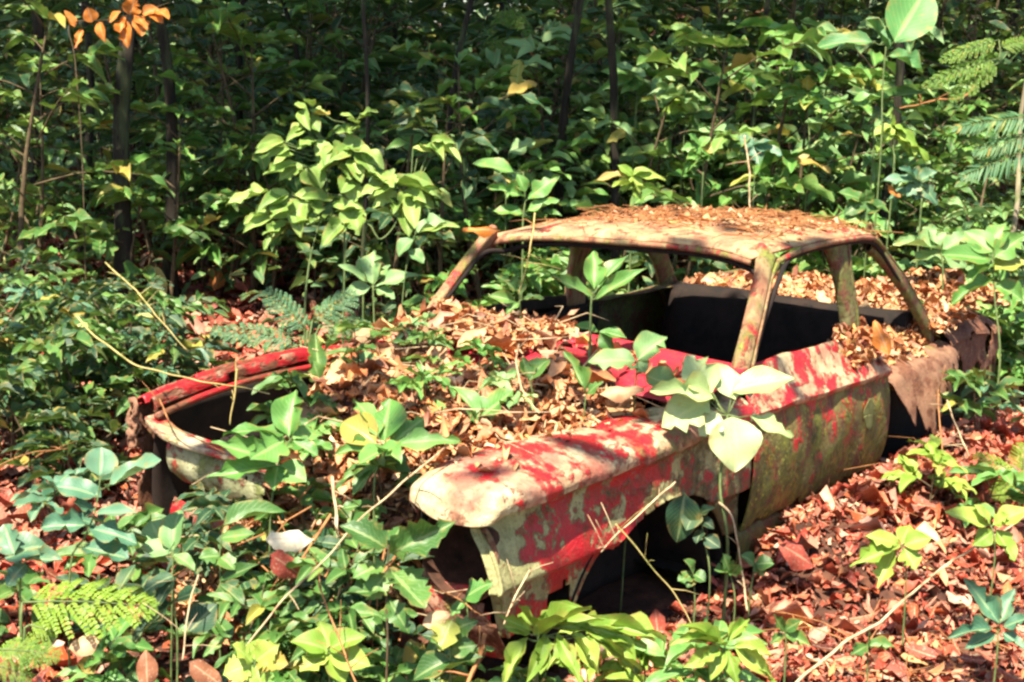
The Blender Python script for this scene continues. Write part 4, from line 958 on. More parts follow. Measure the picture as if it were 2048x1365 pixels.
('pale_whorl_shrub', 'pale whorled seedling behind the cowl on the far side', None, 'pale', 'lance', [[(-0.159, -1.625, 0.885), (-0.14, -1.599, 0.73), (-0.117, -1.569, 0.545)]], [((-0.153, -1.636, 0.896), (-0.058, -1.75, 0.992), 0.0921), ((-0.159, -1.628, 0.896), (-0.22, -1.685, 1.056), 0.1351), ((-0.168, -1.611, 0.885), (-0.267, -1.454, 0.982), 0.086), ((-0.15, -1.636, 0.88), (-0.057, -1.71, 0.869), 0.0798), ((-0.165, -1.612, 0.874), (-0.188, -1.513, 0.831), 0.0798), ((-0.16, -1.626, 0.892), (-0.254, -1.619, 1.003), 0.0798), ((-0.154, -1.633, 0.891), (-0.172, -1.736, 1.01), 0.0798)]),
('roofside_seedling', 'tall narrow-leaved seedling standing just behind the far roof corner', None, 'bright', 'lance', [[(-1.138, -1.474, 1.389), (-1.125, -1.446, 1.251), (-1.105, -1.44, 1.15), (-1.076, -1.413, 0.949)]], [((-1.114, -1.507, 1.385), (-0.972, -1.672, 1.44), 0.1133), ((-1.126, -1.45, 1.266), (-1.0, -1.593, 1.323), 0.08), ((-1.134, -1.434, 1.254), (-1.218, -1.312, 1.395), 0.1067), ((-1.131, -1.452, 1.291), (-1.098, -1.477, 1.388), 0.0733), ((-1.108, -1.446, 1.18), (-1.001, -1.557, 1.218), 0.0867), ((-1.12, -1.433, 1.191), (-1.204, -1.283, 1.25), 0.0867)]),
('floating_leaf_sapling', 'thin sapling holding one large sunlit leaf above the roofside seedling', None, 'pale', 'oval', [[(-1.925, -2.135, 1.417), (-1.886, -2.119, 1.206), (-1.843, -2.083, 0.921)]], [((-1.928, -2.134, 1.422), (-1.996, -2.012, 1.503), 0.1132), ((-1.912, -2.13, 1.348), (-1.828, -2.177, 1.291), 0.0905), ((-1.903, -2.129, 1.305), (-1.917, -2.044, 1.268), 0.083)]),
('lone_leaf_sapling', 'sapling with two large oval leaves near the far windscreen pillar', None, 'pale', 'oval', [[(-0.236, -1.433, 1.159), (-0.195, -1.447, 1.027), (-0.156, -1.44, 0.844), (-0.117, -1.417, 0.615)]], [((-0.238, -1.429, 1.157), (-0.3, -1.311, 1.217), 0.1089), ((-0.222, -1.439, 1.119), (-0.143, -1.48, 1.064), 0.0908), ((-0.205, -1.448, 1.073), (-0.219, -1.362, 1.034), 0.0726)]),
('giant_leaf_plant', 'plant with giant upright leaves at the top edge above the sunlit slope', None, 'big', 'oval', [[(-3.097, -0.372, 2.104), (-3.05, -0.353, 1.853), (-2.984, -0.305, 1.436)]], [((-3.127, -0.336, 2.122), (-3.375, -0.27, 2.437), 0.2947), ((-3.054, -0.437, 2.118), (-2.902, -0.742, 2.129), 0.1179), ((-3.098, -0.362, 2.076), (-3.164, -0.51, 2.271), 0.1253), ((-3.102, -0.346, 2.049), (-3.177, -0.162, 1.973), 0.1326)]),
('broad_leaf_shrub', 'wide sunlit shrub of large light green leaves behind the far side of the car', None, 'sunny', 'ovate', [[(-0.277, -2.017, 1.496), (-0.25, -2.006, 1.353), (-0.202, -2.009, 1.161), (-0.147, -2.021, 0.969), (-0.1, -2.007, 0.73)], [(-0.308, -1.878, 1.214), (-0.277, -1.881, 1.094), (-0.246, -1.883, 0.974)], [(-0.478, -1.675, 1.319), (-0.412, -1.71, 1.15), (-0.359, -1.759, 1.076), (-0.32, -1.822, 1.097)], [(-0.364, -1.936, 1.619), (-0.324, -1.928, 1.428), (-0.28, -1.917, 1.213)]], [((-0.151, -2.205, 1.529), (-0.031, -2.281, 1.518), 0.067), ((-0.151, -2.2, 1.516), (0.01, -2.244, 1.5), 0.0583), ((-0.161, -2.178, 1.493), (-0.058, -2.228, 1.474), 0.067), ((-0.172, -2.155, 1.468), (-0.033, -2.167, 1.45), 0.0583), ((-0.188, -2.116, 1.419), (-0.072, -2.17, 1.357), 0.1053), ((-0.171, -2.14, 1.422), (0.003, -2.19, 1.367), 0.0916), ((-0.193, -2.103, 1.401), (-0.19, -1.995, 1.333), 0.1245), ((-0.2, -2.097, 1.415), (-0.17, -1.945, 1.357), 0.1082), ((-0.073, -2.233, 1.288), (0.052, -2.307, 1.251), 0.0862), ((-0.054, -2.257, 1.283), (0.123, -2.32, 1.251), 0.0749), ((-0.131, -2.148, 1.279), (-0.007, -2.22, 1.236), 0.0862), ((-0.121, -2.158, 1.266), (0.044, -2.204, 1.235), 0.0749), ((-0.132, -2.14, 1.26), (-0.032, -2.165, 1.175), 0.1436), ((-0.131, -2.135, 1.243), (0.009, -2.129, 1.164), 0.1249), ((-0.165, -2.093, 1.256), (-0.092, -2.073, 1.154), 0.1149), ((-0.157, -2.094, 1.228), (-0.053, -2.024, 1.108), 0.0999), ((-0.235, -2.002, 1.279), (-0.111, -2.094, 1.297), 0.0766), ((-0.247, -1.978, 1.258), (-0.094, -2.026, 1.285), 0.0666), ((-0.187, -2.061, 1.251), (-0.155, -1.995, 1.182), 0.1245), ((-0.192, -2.052, 1.248), (-0.125, -1.953, 1.194), 0.1082), ((-0.254, -1.958, 1.23), (-0.293, -1.822, 1.246), 0.067), ((-0.251, -1.964, 1.232), (-0.245, -1.807, 1.263), 0.0583), ((-0.074, -2.198, 1.188), (0.053, -2.275, 1.152), 0.0766), ((-0.069, -2.197, 1.166), (0.092, -2.235, 1.129), 0.0666), ((-0.105, -2.131, 1.122), (-0.151, -1.991, 1.157), 0.0574), ((-0.098, -2.143, 1.124), (-0.096, -1.988, 1.179), 0.05), ((-0.105, -2.13, 1.115), (0.016, -2.183, 1.03), 0.0957), ((-0.109, -2.133, 1.141), (0.044, -2.153, 1.085), 0.0833), ((-0.302, -1.89, 1.227), (-0.254, -1.836, 1.126), 0.134), ((-0.308, -1.877, 1.212), (-0.23, -1.774, 1.1), 0.1166), ((-0.272, -1.913, 1.169), (-0.169, -1.937, 1.072), 0.0957), ((-0.266, -1.918, 1.158), (-0.117, -1.917, 1.057), 0.0833), ((-0.301, -1.961, 1.432), (-0.209, -1.997, 1.414), 0.1053), ((-0.295, -1.971, 1.435), (-0.152, -1.995, 1.434), 0.0916), ((-0.312, -1.946, 1.433), (-0.275, -1.885, 1.356), 0.1149), ((-0.332, -1.924, 1.451), (-0.274, -1.807, 1.384), 0.0999), ((-0.33, -1.909, 1.397), (-0.36, -1.775, 1.386), 0.0862), ((-0.338, -1.898, 1.399), (-0.341, -1.723, 1.412), 0.0749), ((-0.326, -1.897, 1.346), (-0.272, -1.855, 1.257), 0.1053), ((-0.313, -1.922, 1.364), (-0.206, -1.877, 1.308), 0.0916), ((-0.365, -1.891, 1.492), (-0.387, -1.757, 1.443), 0.1053), ((-0.351, -1.91, 1.488), (-0.314, -1.763, 1.421), 0.0916), ((-0.33, -1.946, 1.509), (-0.218, -1.997, 1.452), 0.0957), ((-0.337, -1.936, 1.507), (-0.198, -1.94, 1.463), 0.0833), ((-0.313, -1.974, 1.52), (-0.345, -1.849, 1.54), 0.0957), ((-0.326, -1.948, 1.5), (-0.334, -1.766, 1.511), 0.0833), ((-0.278, -2.027, 1.531), (-0.196, -2.037, 1.482), 0.1053), ((-0.288, -2.007, 1.516), (-0.178, -1.962, 1.444), 0.0916), ((-0.233, -2.091, 1.534), (-0.147, -2.113, 1.504), 0.0957), ((-0.24, -2.085, 1.543), (-0.124, -2.068, 1.534), 0.0833), ((-0.408, -1.8, 1.401), (-0.413, -1.695, 1.371), 0.0957), ((-0.395, -1.814, 1.386), (-0.357, -1.673, 1.331), 0.0833), ((-0.43, -1.75, 1.34), (-0.531, -1.52, 1.34), 0.0862), ((-0.442, -1.731, 1.338), (-0.503, -1.472, 1.342), 0.0749), ((-0.464, -1.694, 1.317), (-0.404, -1.641, 1.172), 0.1053), ((-0.477, -1.669, 1.3), (-0.388, -1.569, 1.152), 0.0916), ((-0.479, -1.665, 1.293), (-0.498, -1.539, 1.258), 0.0957), ((-0.471, -1.682, 1.313), (-0.433, -1.549, 1.278), 0.0833), ((-0.439, -1.724, 1.303), (-0.318, -1.785, 1.241), 0.0766), ((-0.448, -1.719, 1.326), (-0.294, -1.751, 1.303), 0.0666), ((-0.422, -1.769, 1.365), (-0.315, -1.818, 1.328), 0.0766), ((-0.409, -1.782, 1.349), (-0.26, -1.801, 1.309), 0.0666), ((-0.544, -1.578, 1.309), (-0.555, -1.472, 1.299), 0.067), ((-0.535, -1.589, 1.299), (-0.511, -1.443, 1.29), 0.0583), ((-0.235, -2.128, 1.653), (-0.222, -2.037, 1.588), 0.0766), ((-0.223, -2.155, 1.679), (-0.152, -2.057, 1.615), 0.0666), ((-0.218, -2.138, 1.608), (-0.136, -2.155, 1.583), 0.067), ((-0.216, -2.132, 1.587), (-0.091, -2.124, 1.561), 0.0583), ((-0.247, -2.122, 1.684), (-0.257, -2.019, 1.683), 0.0574), ((-0.251, -2.109, 1.66), (-0.225, -1.971, 1.663), 0.05), ((-0.239, -2.133, 1.684), (-0.174, -2.149, 1.722), 0.067), ((-0.255, -2.116, 1.698), (-0.171, -2.079, 1.761), 0.0583), ((-0.368, -1.94, 1.648), (-0.293, -1.966, 1.673), 0.067), ((-0.373, -1.927, 1.627), (-0.269, -1.903, 1.647), 0.0583), ((-0.376, -1.929, 1.648), (-0.381, -1.841, 1.666), 0.0574), ((-0.387, -1.921, 1.672), (-0.357, -1.8, 1.709), 0.05), ((-0.355, -1.935, 1.579), (-0.27, -1.97, 1.591), 0.0574), ((-0.372, -1.919, 1.601), (-0.269, -1.894, 1.619), 0.05), ((-0.514, -1.692, 1.519), (-0.528, -1.58, 1.507), 0.0574), ((-0.533, -1.668, 1.529), (-0.514, -1.522, 1.537), 0.05), ((-0.571, -1.624, 1.554), (-0.598, -1.498, 1.555), 0.0574), ((-0.579, -1.602, 1.525), (-0.577, -1.426, 1.512), 0.05), ((-0.574, -1.618, 1.548), (-0.563, -1.526, 1.491), 0.0574), ((-0.563, -1.626, 1.526), (-0.517, -1.497, 1.477), 0.05), ((-0.466, -1.661, 1.23), (-0.42, -1.612, 1.155), 0.1053), ((-0.453, -1.673, 1.209), (-0.369, -1.589, 1.134), 0.0916), ((-0.444, -1.701, 1.254), (-0.385, -1.675, 1.196), 0.0766), ((-0.436, -1.713, 1.258), (-0.338, -1.664, 1.225), 0.0666), ((-0.47, -1.62, 1.124), (-0.517, -1.487, 1.185), 0.0957), ((-0.483, -1.602, 1.123), (-0.507, -1.419, 1.2), 0.0833)]),
('slope_seedling', 'pale whorled seedling at the top of the sunlit slope by a dark trunk', None, 'bright', 'lance', [[(-3.2, -2.086, 1.89), (-3.188, -2.054, 1.744), (-3.164, -2.039, 1.597)]], [((-3.2, -2.086, 1.89), (-3.042, -2.244, 1.91), 0.0812), ((-3.2, -2.086, 1.89), (-3.129, -2.142, 1.967), 0.0812), ((-3.2, -2.086, 1.89), (-3.242, -1.972, 1.935), 0.0812), ((-3.2, -2.086, 1.89), (-3.109, -2.121, 1.821), 0.0812), ((-3.2, -2.086, 1.89), (-3.18, -2.023, 1.826), 0.0812), ((-3.2, -2.086, 1.89), (-3.307, -1.847, 1.833), 0.0812), ((-3.2, -2.086, 1.89), (-3.268, -1.923, 1.897), 0.0812), ((-3.195, -2.073, 1.83), (-3.161, -2.272, 1.809), 0.0772), ((-3.195, -2.073, 1.83), (-3.106, -2.029, 1.791), 0.0772), ((-3.195, -2.073, 1.83), (-3.157, -2.006, 1.828), 0.0772), ((-3.195, -2.073, 1.83), (-3.065, -2.088, 1.777), 0.0772), ((-3.195, -2.073, 1.83), (-3.153, -2.094, 1.772), 0.0772), ((-3.195, -2.073, 1.83), (-2.965, -2.235, 1.793), 0.0772), ((-3.195, -2.073, 1.83), (-3.136, -2.179, 1.813), 0.0772)]),
('slope_seedling', 'whorled seedling in the middle of the slope with a pale drooping leaf', None, 'bright', 'lance', [[(-2.58, -1.242, 1.492), (-2.572, -1.211, 1.366), (-2.552, -1.196, 1.239)]], [((-2.58, -1.242, 1.492), (-2.478, -1.31, 1.478), 0.0735), ((-2.58, -1.242, 1.492), (-2.52, -1.284, 1.576), 0.0735), ((-2.58, -1.242, 1.492), (-2.627, -1.1, 1.475), 0.0735), ((-2.58, -1.242, 1.492), (-2.456, -1.288, 1.322), 0.0735), ((-2.58, -1.242, 1.492), (-2.581, -1.192, 1.556), 0.0735), ((-2.58, -1.242, 1.492), (-2.593, -1.135, 1.437), 0.0735), ((-2.575, -1.23, 1.438), (-2.488, -1.228, 1.425), 0.0698), ((-2.575, -1.23, 1.438), (-2.548, -1.163, 1.413), 0.0698), ((-2.575, -1.23, 1.438), (-2.444, -1.25, 1.438), 0.0698), ((-2.575, -1.23, 1.438), (-2.604, -1.264, 1.35), 0.0698), ((-2.575, -1.23, 1.438), (-2.503, -1.172, 1.436), 0.0698), ((-2.575, -1.23, 1.438), (-2.49, -1.212, 1.411), 0.0698)]),
('slope_seedling', 'seedling whorl on the slope just behind the roof centre', None, 'lime', 'lance', [[(-1.809, -1.225, 1.357), (-1.798, -1.201, 1.24), (-1.776, -1.191, 1.122)]], [((-1.809, -1.225, 1.357), (-1.656, -1.372, 1.365), 0.0654), ((-1.809, -1.225, 1.357), (-1.744, -1.269, 1.425), 0.0654), ((-1.809, -1.225, 1.357), (-1.883, -1.058, 1.378), 0.0654), ((-1.809, -1.225, 1.357), (-1.836, -1.138, 1.42), 0.0654), ((-1.809, -1.225, 1.357), (-1.73, -1.239, 1.281), 0.0654), ((-1.809, -1.225, 1.357), (-1.797, -1.147, 1.285), 0.0654), ((-1.805, -1.214, 1.307), (-1.863, -1.099, 1.301), 0.0621), ((-1.805, -1.214, 1.307), (-1.789, -1.296, 1.274), 0.0621), ((-1.805, -1.214, 1.307), (-1.804, -1.181, 1.294), 0.0621), ((-1.805, -1.214, 1.307), (-1.666, -1.261, 1.325), 0.0621), ((-1.805, -1.214, 1.307), (-1.822, -1.16, 1.238), 0.0621), ((-1.805, -1.214, 1.307), (-1.881, -1.222, 1.278), 0.0621)]),
('slope_seedling', 'glossy star-shaped seedling on the slope above the roof end', None, 'blue', 'ovate', [[(-2.712, 0.034, 1.383), (-2.707, 0.057, 1.291), (-2.69, 0.065, 1.198)]], [((-2.712, 0.034, 1.383), (-2.738, 0.119, 1.445), 0.0892), ((-2.712, 0.034, 1.383), (-2.627, 0.008, 1.311), 0.0892), ((-2.712, 0.034, 1.383), (-2.72, 0.153, 1.272), 0.0892), ((-2.712, 0.034, 1.383), (-2.561, -0.117, 1.407), 0.0892), ((-2.712, 0.034, 1.383), (-2.628, -0.042, 1.466), 0.0892), ((-2.708, 0.045, 1.332), (-2.748, -0.014, 1.294), 0.0847), ((-2.708, 0.045, 1.332), (-2.677, 0.029, 1.291), 0.0847), ((-2.708, 0.045, 1.332), (-2.793, 0.048, 1.291), 0.0847), ((-2.708, 0.045, 1.332), (-2.67, -0.141, 1.305), 0.0847), ((-2.708, 0.045, 1.332), (-2.692, 0.043, 1.361), 0.0847)]),
('slope_seedling', 'two-leaved sapling hanging over the roof on a pale upright stem', None, 'blue', 'ovate', [[(-2.396, -0.811, 1.531), (-2.373, -0.779, 1.339), (-2.339, -0.761, 1.146)]], [((-2.396, -0.811, 1.531), (-2.365, -0.749, 1.426), 0.1006), ((-2.396, -0.811, 1.531), (-2.443, -0.657, 1.476), 0.1006), ((-2.396, -0.811, 1.531), (-2.319, -0.867, 1.582), 0.1006), ((-2.396, -0.811, 1.531), (-2.425, -0.712, 1.566), 0.1006), ((-2.391, -0.8, 1.479), (-2.378, -0.78, 1.448), 0.0956), ((-2.391, -0.8, 1.479), (-2.414, -0.856, 1.437), 0.0956), ((-2.391, -0.8, 1.479), (-2.409, -0.908, 1.497), 0.0956), ((-2.391, -0.8, 1.479), (-2.437, -0.82, 1.457), 0.0956)]),
('slope_seedling', 'broad-leaved shrub crown at the middle of the sunlit slope', None, 'bright', 'lance', [[(-3.359, -0.962, 1.818), (-3.34, -0.919, 1.61), (-3.308, -0.892, 1.402)]], [((-3.359, -0.962, 1.818), (-3.203, -1.095, 1.775), 0.087), ((-3.359, -0.962, 1.818), (-3.401, -0.809, 1.749), 0.087), ((-3.359, -0.962, 1.818), (-3.264, -0.994, 1.728), 0.087), ((-3.359, -0.962, 1.818), (-3.343, -0.949, 1.92), 0.087), ((-3.359, -0.962, 1.818), (-3.409, -0.836, 1.861), 0.087), ((-3.359, -0.962, 1.818), (-3.236, -1.074, 1.851), 0.087), ((-3.359, -0.962, 1.818), (-3.339, -0.89, 1.733), 0.087), ((-3.359, -0.962, 1.818), (-3.284, -0.979, 1.767), 0.087), ((-3.354, -0.95, 1.762), (-3.345, -0.813, 1.765), 0.0826), ((-3.354, -0.95, 1.762), (-3.419, -0.946, 1.717), 0.0826), ((-3.354, -0.95, 1.762), (-3.296, -1.041, 1.713), 0.0826), ((-3.354, -0.95, 1.762), (-3.426, -0.982, 1.774), 0.0826), ((-3.354, -0.95, 1.762), (-3.268, -0.928, 1.767), 0.0826), ((-3.354, -0.95, 1.762), (-3.249, -0.916, 1.742), 0.0826), ((-3.354, -0.95, 1.762), (-3.329, -0.997, 1.727), 0.0826), ((-3.354, -0.95, 1.762), (-3.305, -0.966, 1.714), 0.0826)]),
('slope_seedling', 'shrub with overlapping light leaves above the slope centre', None, 'bright', 'lance', [[(-3.546, -1.435, 1.917), (-3.532, -1.396, 1.746), (-3.506, -1.375, 1.574)]], [((-3.546, -1.435, 1.917), (-3.378, -1.584, 1.87), 0.1048), ((-3.546, -1.435, 1.917), (-3.44, -1.534, 1.978), 0.1048), ((-3.546, -1.435, 1.917), (-3.622, -1.268, 1.95), 0.1048), ((-3.546, -1.435, 1.917), (-3.53, -1.362, 1.84), 0.1048), ((-3.546, -1.435, 1.917), (-3.453, -1.472, 1.849), 0.1048), ((-3.546, -1.435, 1.917), (-3.413, -1.544, 1.898), 0.1048), ((-3.541, -1.422, 1.858), (-3.433, -1.483, 1.828), 0.0996), ((-3.541, -1.422, 1.858), (-3.484, -1.503, 1.826), 0.0996), ((-3.541, -1.422, 1.858), (-3.668, -1.324, 1.848), 0.0996), ((-3.541, -1.422, 1.858), (-3.558, -1.467, 1.819), 0.0996), ((-3.541, -1.422, 1.858), (-3.565, -1.409, 1.844), 0.0996), ((-3.541, -1.422, 1.858), (-3.712, -1.347, 1.846), 0.0996)]),
('slope_seedling', 'light yellowish seedling left of the slope centre', None, 'lime', 'lance', [[(-3.092, -1.659, 1.736), (-3.078, -1.629, 1.588), (-3.051, -1.616, 1.44)]], [((-3.092, -1.659, 1.736), (-2.976, -1.759, 1.758), 0.0855), ((-3.092, -1.659, 1.736), (-3.166, -1.492, 1.757), 0.0855), ((-3.092, -1.659, 1.736), (-3.079, -1.587, 1.675), 0.0855), ((-3.092, -1.659, 1.736), (-3.011, -1.685, 1.684), 0.0855), ((-3.092, -1.659, 1.736), (-3.056, -1.657, 1.788), 0.0855), ((-3.087, -1.646, 1.678), (-2.923, -1.736, 1.654), 0.0812), ((-3.087, -1.646, 1.678), (-3.033, -1.73, 1.665), 0.0812), ((-3.087, -1.646, 1.678), (-3.145, -1.733, 1.656), 0.0812), ((-3.087, -1.646, 1.678), (-3.137, -1.721, 1.67), 0.0812), ((-3.087, -1.646, 1.678), (-3.058, -1.621, 1.659), 0.0812)]),
('slope_seedling', 'leafy sapling on the slope below the crooked branch', None, 'mid', 'lance', [[(-3.394, -0.554, 1.799), (-3.376, -0.517, 1.614), (-3.346, -0.496, 1.429)]], [((-3.394, -0.554, 1.799), (-3.284, -0.659, 1.856), 0.072), ((-3.394, -0.554, 1.799), (-3.445, -0.418, 1.817), 0.072), ((-3.394, -0.554, 1.799), (-3.559, -0.27, 1.848), 0.072), ((-3.394, -0.554, 1.799), (-3.397, -0.457, 1.729), 0.072), ((-3.394, -0.554, 1.799), (-3.316, -0.568, 1.724), 0.072), ((-3.394, -0.554, 1.799), (-3.457, -0.377, 1.744), 0.072), ((-3.394, -0.554, 1.799), (-3.371, -0.537, 1.861), 0.072), ((-3.389, -0.542, 1.743), (-3.433, -0.525, 1.708), 0.0684), ((-3.389, -0.542, 1.743), (-3.369, -0.635, 1.731), 0.0684), ((-3.389, -0.542, 1.743), (-3.274, -0.665, 1.745), 0.0684), ((-3.389, -0.542, 1.743), (-3.445, -0.604, 1.756), 0.0684), ((-3.389, -0.542, 1.743), (-3.372, -0.522, 1.674), 0.0684), ((-3.389, -0.542, 1.743), (-3.465, -0.495, 1.689), 0.0684), ((-3.389, -0.542, 1.743), (-3.365, -0.57, 1.732), 0.0684)]),
('slope_seedling', 'yellow-leaved sapling below the crooked branch at the slope edge', None, 'lime', 'oval', [[(-3.148, -0.325, 1.654), (-3.136, -0.291, 1.506), (-3.113, -0.272, 1.357)]], [((-3.148, -0.325, 1.654), (-3.047, -0.383, 1.617), 0.0727), ((-3.148, -0.325, 1.654), (-3.162, -0.228, 1.635), 0.0727), ((-3.148, -0.325, 1.654), (-3.131, -0.298, 1.716), 0.0727), ((-3.148, -0.325, 1.654), (-3.188, -0.152, 1.519), 0.0727), ((-3.148, -0.325, 1.654), (-3.226, -0.088, 1.486), 0.0727), ((-3.148, -0.325, 1.654), (-3.083, -0.317, 1.572), 0.0727), ((-3.143, -0.313, 1.601), (-3.164, -0.28, 1.596), 0.069), ((-3.143, -0.313, 1.601), (-3.192, -0.317, 1.575), 0.069), ((-3.143, -0.313, 1.601), (-3.113, -0.316, 1.628), 0.069), ((-3.143, -0.313, 1.601), (-3.202, -0.21, 1.491), 0.069), ((-3.143, -0.313, 1.601), (-3.083, -0.376, 1.51), 0.069), ((-3.143, -0.313, 1.601), (-3.104, -0.299, 1.616), 0.069)]),
('slope_seedling', 'low broad-leaved seedling by the rear of the roof', None, 'mid', 'ovate', [[(-1.956, 0.047, 1.321), (-1.955, 0.068, 1.254), (-1.943, 0.075, 1.187)]], [((-1.956, 0.047, 1.321), (-1.852, -0.049, 1.382), 0.0963), ((-1.956, 0.047, 1.321), (-1.905, 0.076, 1.232), 0.0963), ((-1.956, 0.047, 1.321), (-1.985, 0.172, 1.278), 0.0963), ((-1.956, 0.047, 1.321), (-1.849, -0.015, 1.27), 0.0963), ((-1.956, 0.047, 1.321), (-1.931, 0.064, 1.377), 0.0963), ((-1.952, 0.057, 1.275), (-1.948, 0.156, 1.321), 0.0915), ((-1.952, 0.057, 1.275), (-1.958, 0.067, 1.262), 0.0915), ((-1.952, 0.057, 1.275), (-1.887, -0.057, 1.235), 0.0915), ((-1.952, 0.057, 1.275), (-1.944, 0.009, 1.258), 0.0915), ((-1.952, 0.057, 1.275), (-2.039, 0.017, 1.258), 0.0915)]),
('dead_branch', 'branch of orange-brown withered leaves hanging at the top left', None, 'dead_orange', 'ovate', [[(-0.475, -3.378, 2.191), (-0.373, -3.501, 2.133), (-0.265, -3.638, 2.087), (-0.143, -3.798, 2.054), (-0.133, -3.75, 1.869), (-0.079, -3.637, 1.315)]], [((-0.157, -3.774, 2.041), (-0.118, -3.806, 2.132), 0.0561), ((-0.178, -3.74, 2.03), (-0.124, -3.729, 1.928), 0.0491), ((-0.239, -3.669, 2.073), (-0.214, -3.619, 1.975), 0.0561), ((-0.271, -3.625, 2.074), (-0.291, -3.566, 2.137), 0.0702), ((-0.322, -3.563, 2.104), (-0.273, -3.547, 2.01), 0.0561), ((-0.355, -3.521, 2.119), (-0.367, -3.431, 2.057), 0.0702), ((-0.38, -3.489, 2.125), (-0.413, -3.403, 2.165), 0.0772), ((-0.405, -3.458, 2.135), (-0.42, -3.371, 2.097), 0.0772), ((-0.34, -3.543, 2.118), (-0.348, -3.51, 2.211), 0.1053), ((-0.304, -3.583, 2.089), (-0.288, -3.505, 1.945), 0.0912), ((-0.216, -3.701, 2.071), (-0.191, -3.71, 2.149), 0.0842), ((-0.422, -3.438, 2.149), (-0.445, -3.345, 2.125), 0.0912), ((-0.37, -3.499, 2.114), (-0.344, -3.449, 2.014), 0.0982)]),
('boot_side_plant', 'bright broad-leaved plant leaning over the boot at the right edge', None, 'bright', 'ovate', [[(-1.391, 0.885, 1.172), (-1.373, 0.918, 1.0), (-1.35, 0.973, 0.743)]], [((-1.385, 0.891, 1.129), (-1.453, 1.016, 1.198), 0.1368), ((-1.384, 0.876, 1.171), (-1.238, 0.713, 1.2), 0.114), ((-1.395, 0.88, 1.204), (-1.388, 0.752, 1.291), 0.1197), ((-1.403, 0.888, 1.215), (-1.497, 0.889, 1.341), 0.114), ((-1.394, 0.897, 1.151), (-1.279, 0.809, 1.086), 0.114), ((-1.399, 0.892, 1.183), (-1.459, 0.994, 1.287), 0.1197), ((-1.383, 0.903, 1.086), (-1.229, 0.769, 0.998), 0.0969), ((-1.385, 0.913, 1.065), (-1.42, 1.034, 1.009), 0.1026)]),
('boot_side_plant', 'pale narrow-leaved plant behind the rear pillar', None, 'pale', 'lance', [[(-1.653, 0.555, 1.158), (-1.634, 0.59, 0.976)]], [((-1.653, 0.555, 1.158), (-1.508, 0.389, 1.204), 0.1089), ((-1.653, 0.554, 1.163), (-1.676, 0.464, 1.264), 0.1029), ((-1.658, 0.562, 1.158), (-1.721, 0.677, 1.235), 0.1089), ((-1.651, 0.556, 1.147), (-1.532, 0.462, 1.089), 0.0968), ((-1.658, 0.568, 1.14), (-1.695, 0.687, 1.098), 0.1029)]),
]
FRONDS = [
('feathery_fern', 'bright yellow-green feathery fern frond at the lower left', None, 'lime', (3.004, 0.01, 0.579), [((2.992, 0.005, 0.644), (2.812, 0.248, 0.673), 0.136), ((2.989, 0.028, 0.591), (2.954, 0.081, 0.579), 0.0486), ((2.956, 0.084, 0.56), (3.042, -0.03, 0.541), 0.0632)]),
('lacy_fern', 'lacy blue-green fern behind the far fender rail', None, 'blue', (0.864, -1.087, 0.764), [((0.865, -1.115, 0.841), (1.054, -1.403, 0.907), 0.1115), ((0.842, -1.096, 0.881), (0.906, -1.241, 1.042), 0.1194), ((0.825, -1.085, 0.921), (0.721, -0.981, 1.043), 0.1274), ((0.867, -1.112, 0.822), (0.955, -1.219, 0.774), 0.0995), ((0.81, -1.059, 0.902), (0.696, -0.908, 0.928), 0.1075)]),
('edge_fern', 'fern with long comb-like fronds at the right edge beside the pale stem', None, 'blue', (-2.893, 0.598, 1.504), [((-2.919, 0.552, 1.749), (-2.676, 0.216, 1.732), 0.1842), ((-2.896, 0.576, 1.581), (-2.66, 0.28, 1.478), 0.1947), ((-2.915, 0.576, 1.659), (-2.715, 0.317, 1.596), 0.1579)]),
('low_fern', 'low feathery fern at the bottom left edge under the bright frond', None, 'mid', (3.08, 0.014, 0.514), [((3.071, 0.013, 0.55), (2.991, 0.125, 0.554), 0.0719), ((3.08, 0.014, 0.514), (3.034, 0.085, 0.494), 0.0551)]),
('litter_fern', 'small feathery plant on the litter right of the car near the right edge', None, 'lime', (-0.447, 1.376, 0.475), [((-0.444, 1.366, 0.493), (-0.367, 1.232, 0.571), 0.0831), ((-0.445, 1.37, 0.484), (-0.374, 1.291, 0.425), 0.0831), ((-0.451, 1.372, 0.503), (-0.471, 1.365, 0.605), 0.0831)]),
('hanging_frond', 'dry greenish fronds hanging from the dim trunk at the top centre', None, 'mid', (-4.009, -3.721, 2.294), [((-4.012, -3.724, 2.312), (-3.877, -3.77, 1.889), 0.1484), ((-4.025, -3.712, 2.331), (-4.024, -3.579, 1.934), 0.1336), ((-4.014, -3.727, 2.33), (-3.922, -3.684, 1.819), 0.1262), ((-4.036, -3.697, 2.332), (-4.12, -3.495, 2.084), 0.1336)]),
('upper_fern', 'fern fronds beside the pale leaning sapling at the upper right', None, 'mid', (-3.365, 0.192, 2.07), [((-3.374, 0.176, 2.152), (-3.179, -0.071, 2.075), 0.1232), ((-3.354, 0.184, 2.047), (-3.104, -0.133, 1.945), 0.1232), ((-3.356, 0.193, 2.028), (-3.173, -0.006, 1.854), 0.112), ((-3.371, 0.186, 2.111), (-3.479, 0.312, 2.185), 0.112)]),
]
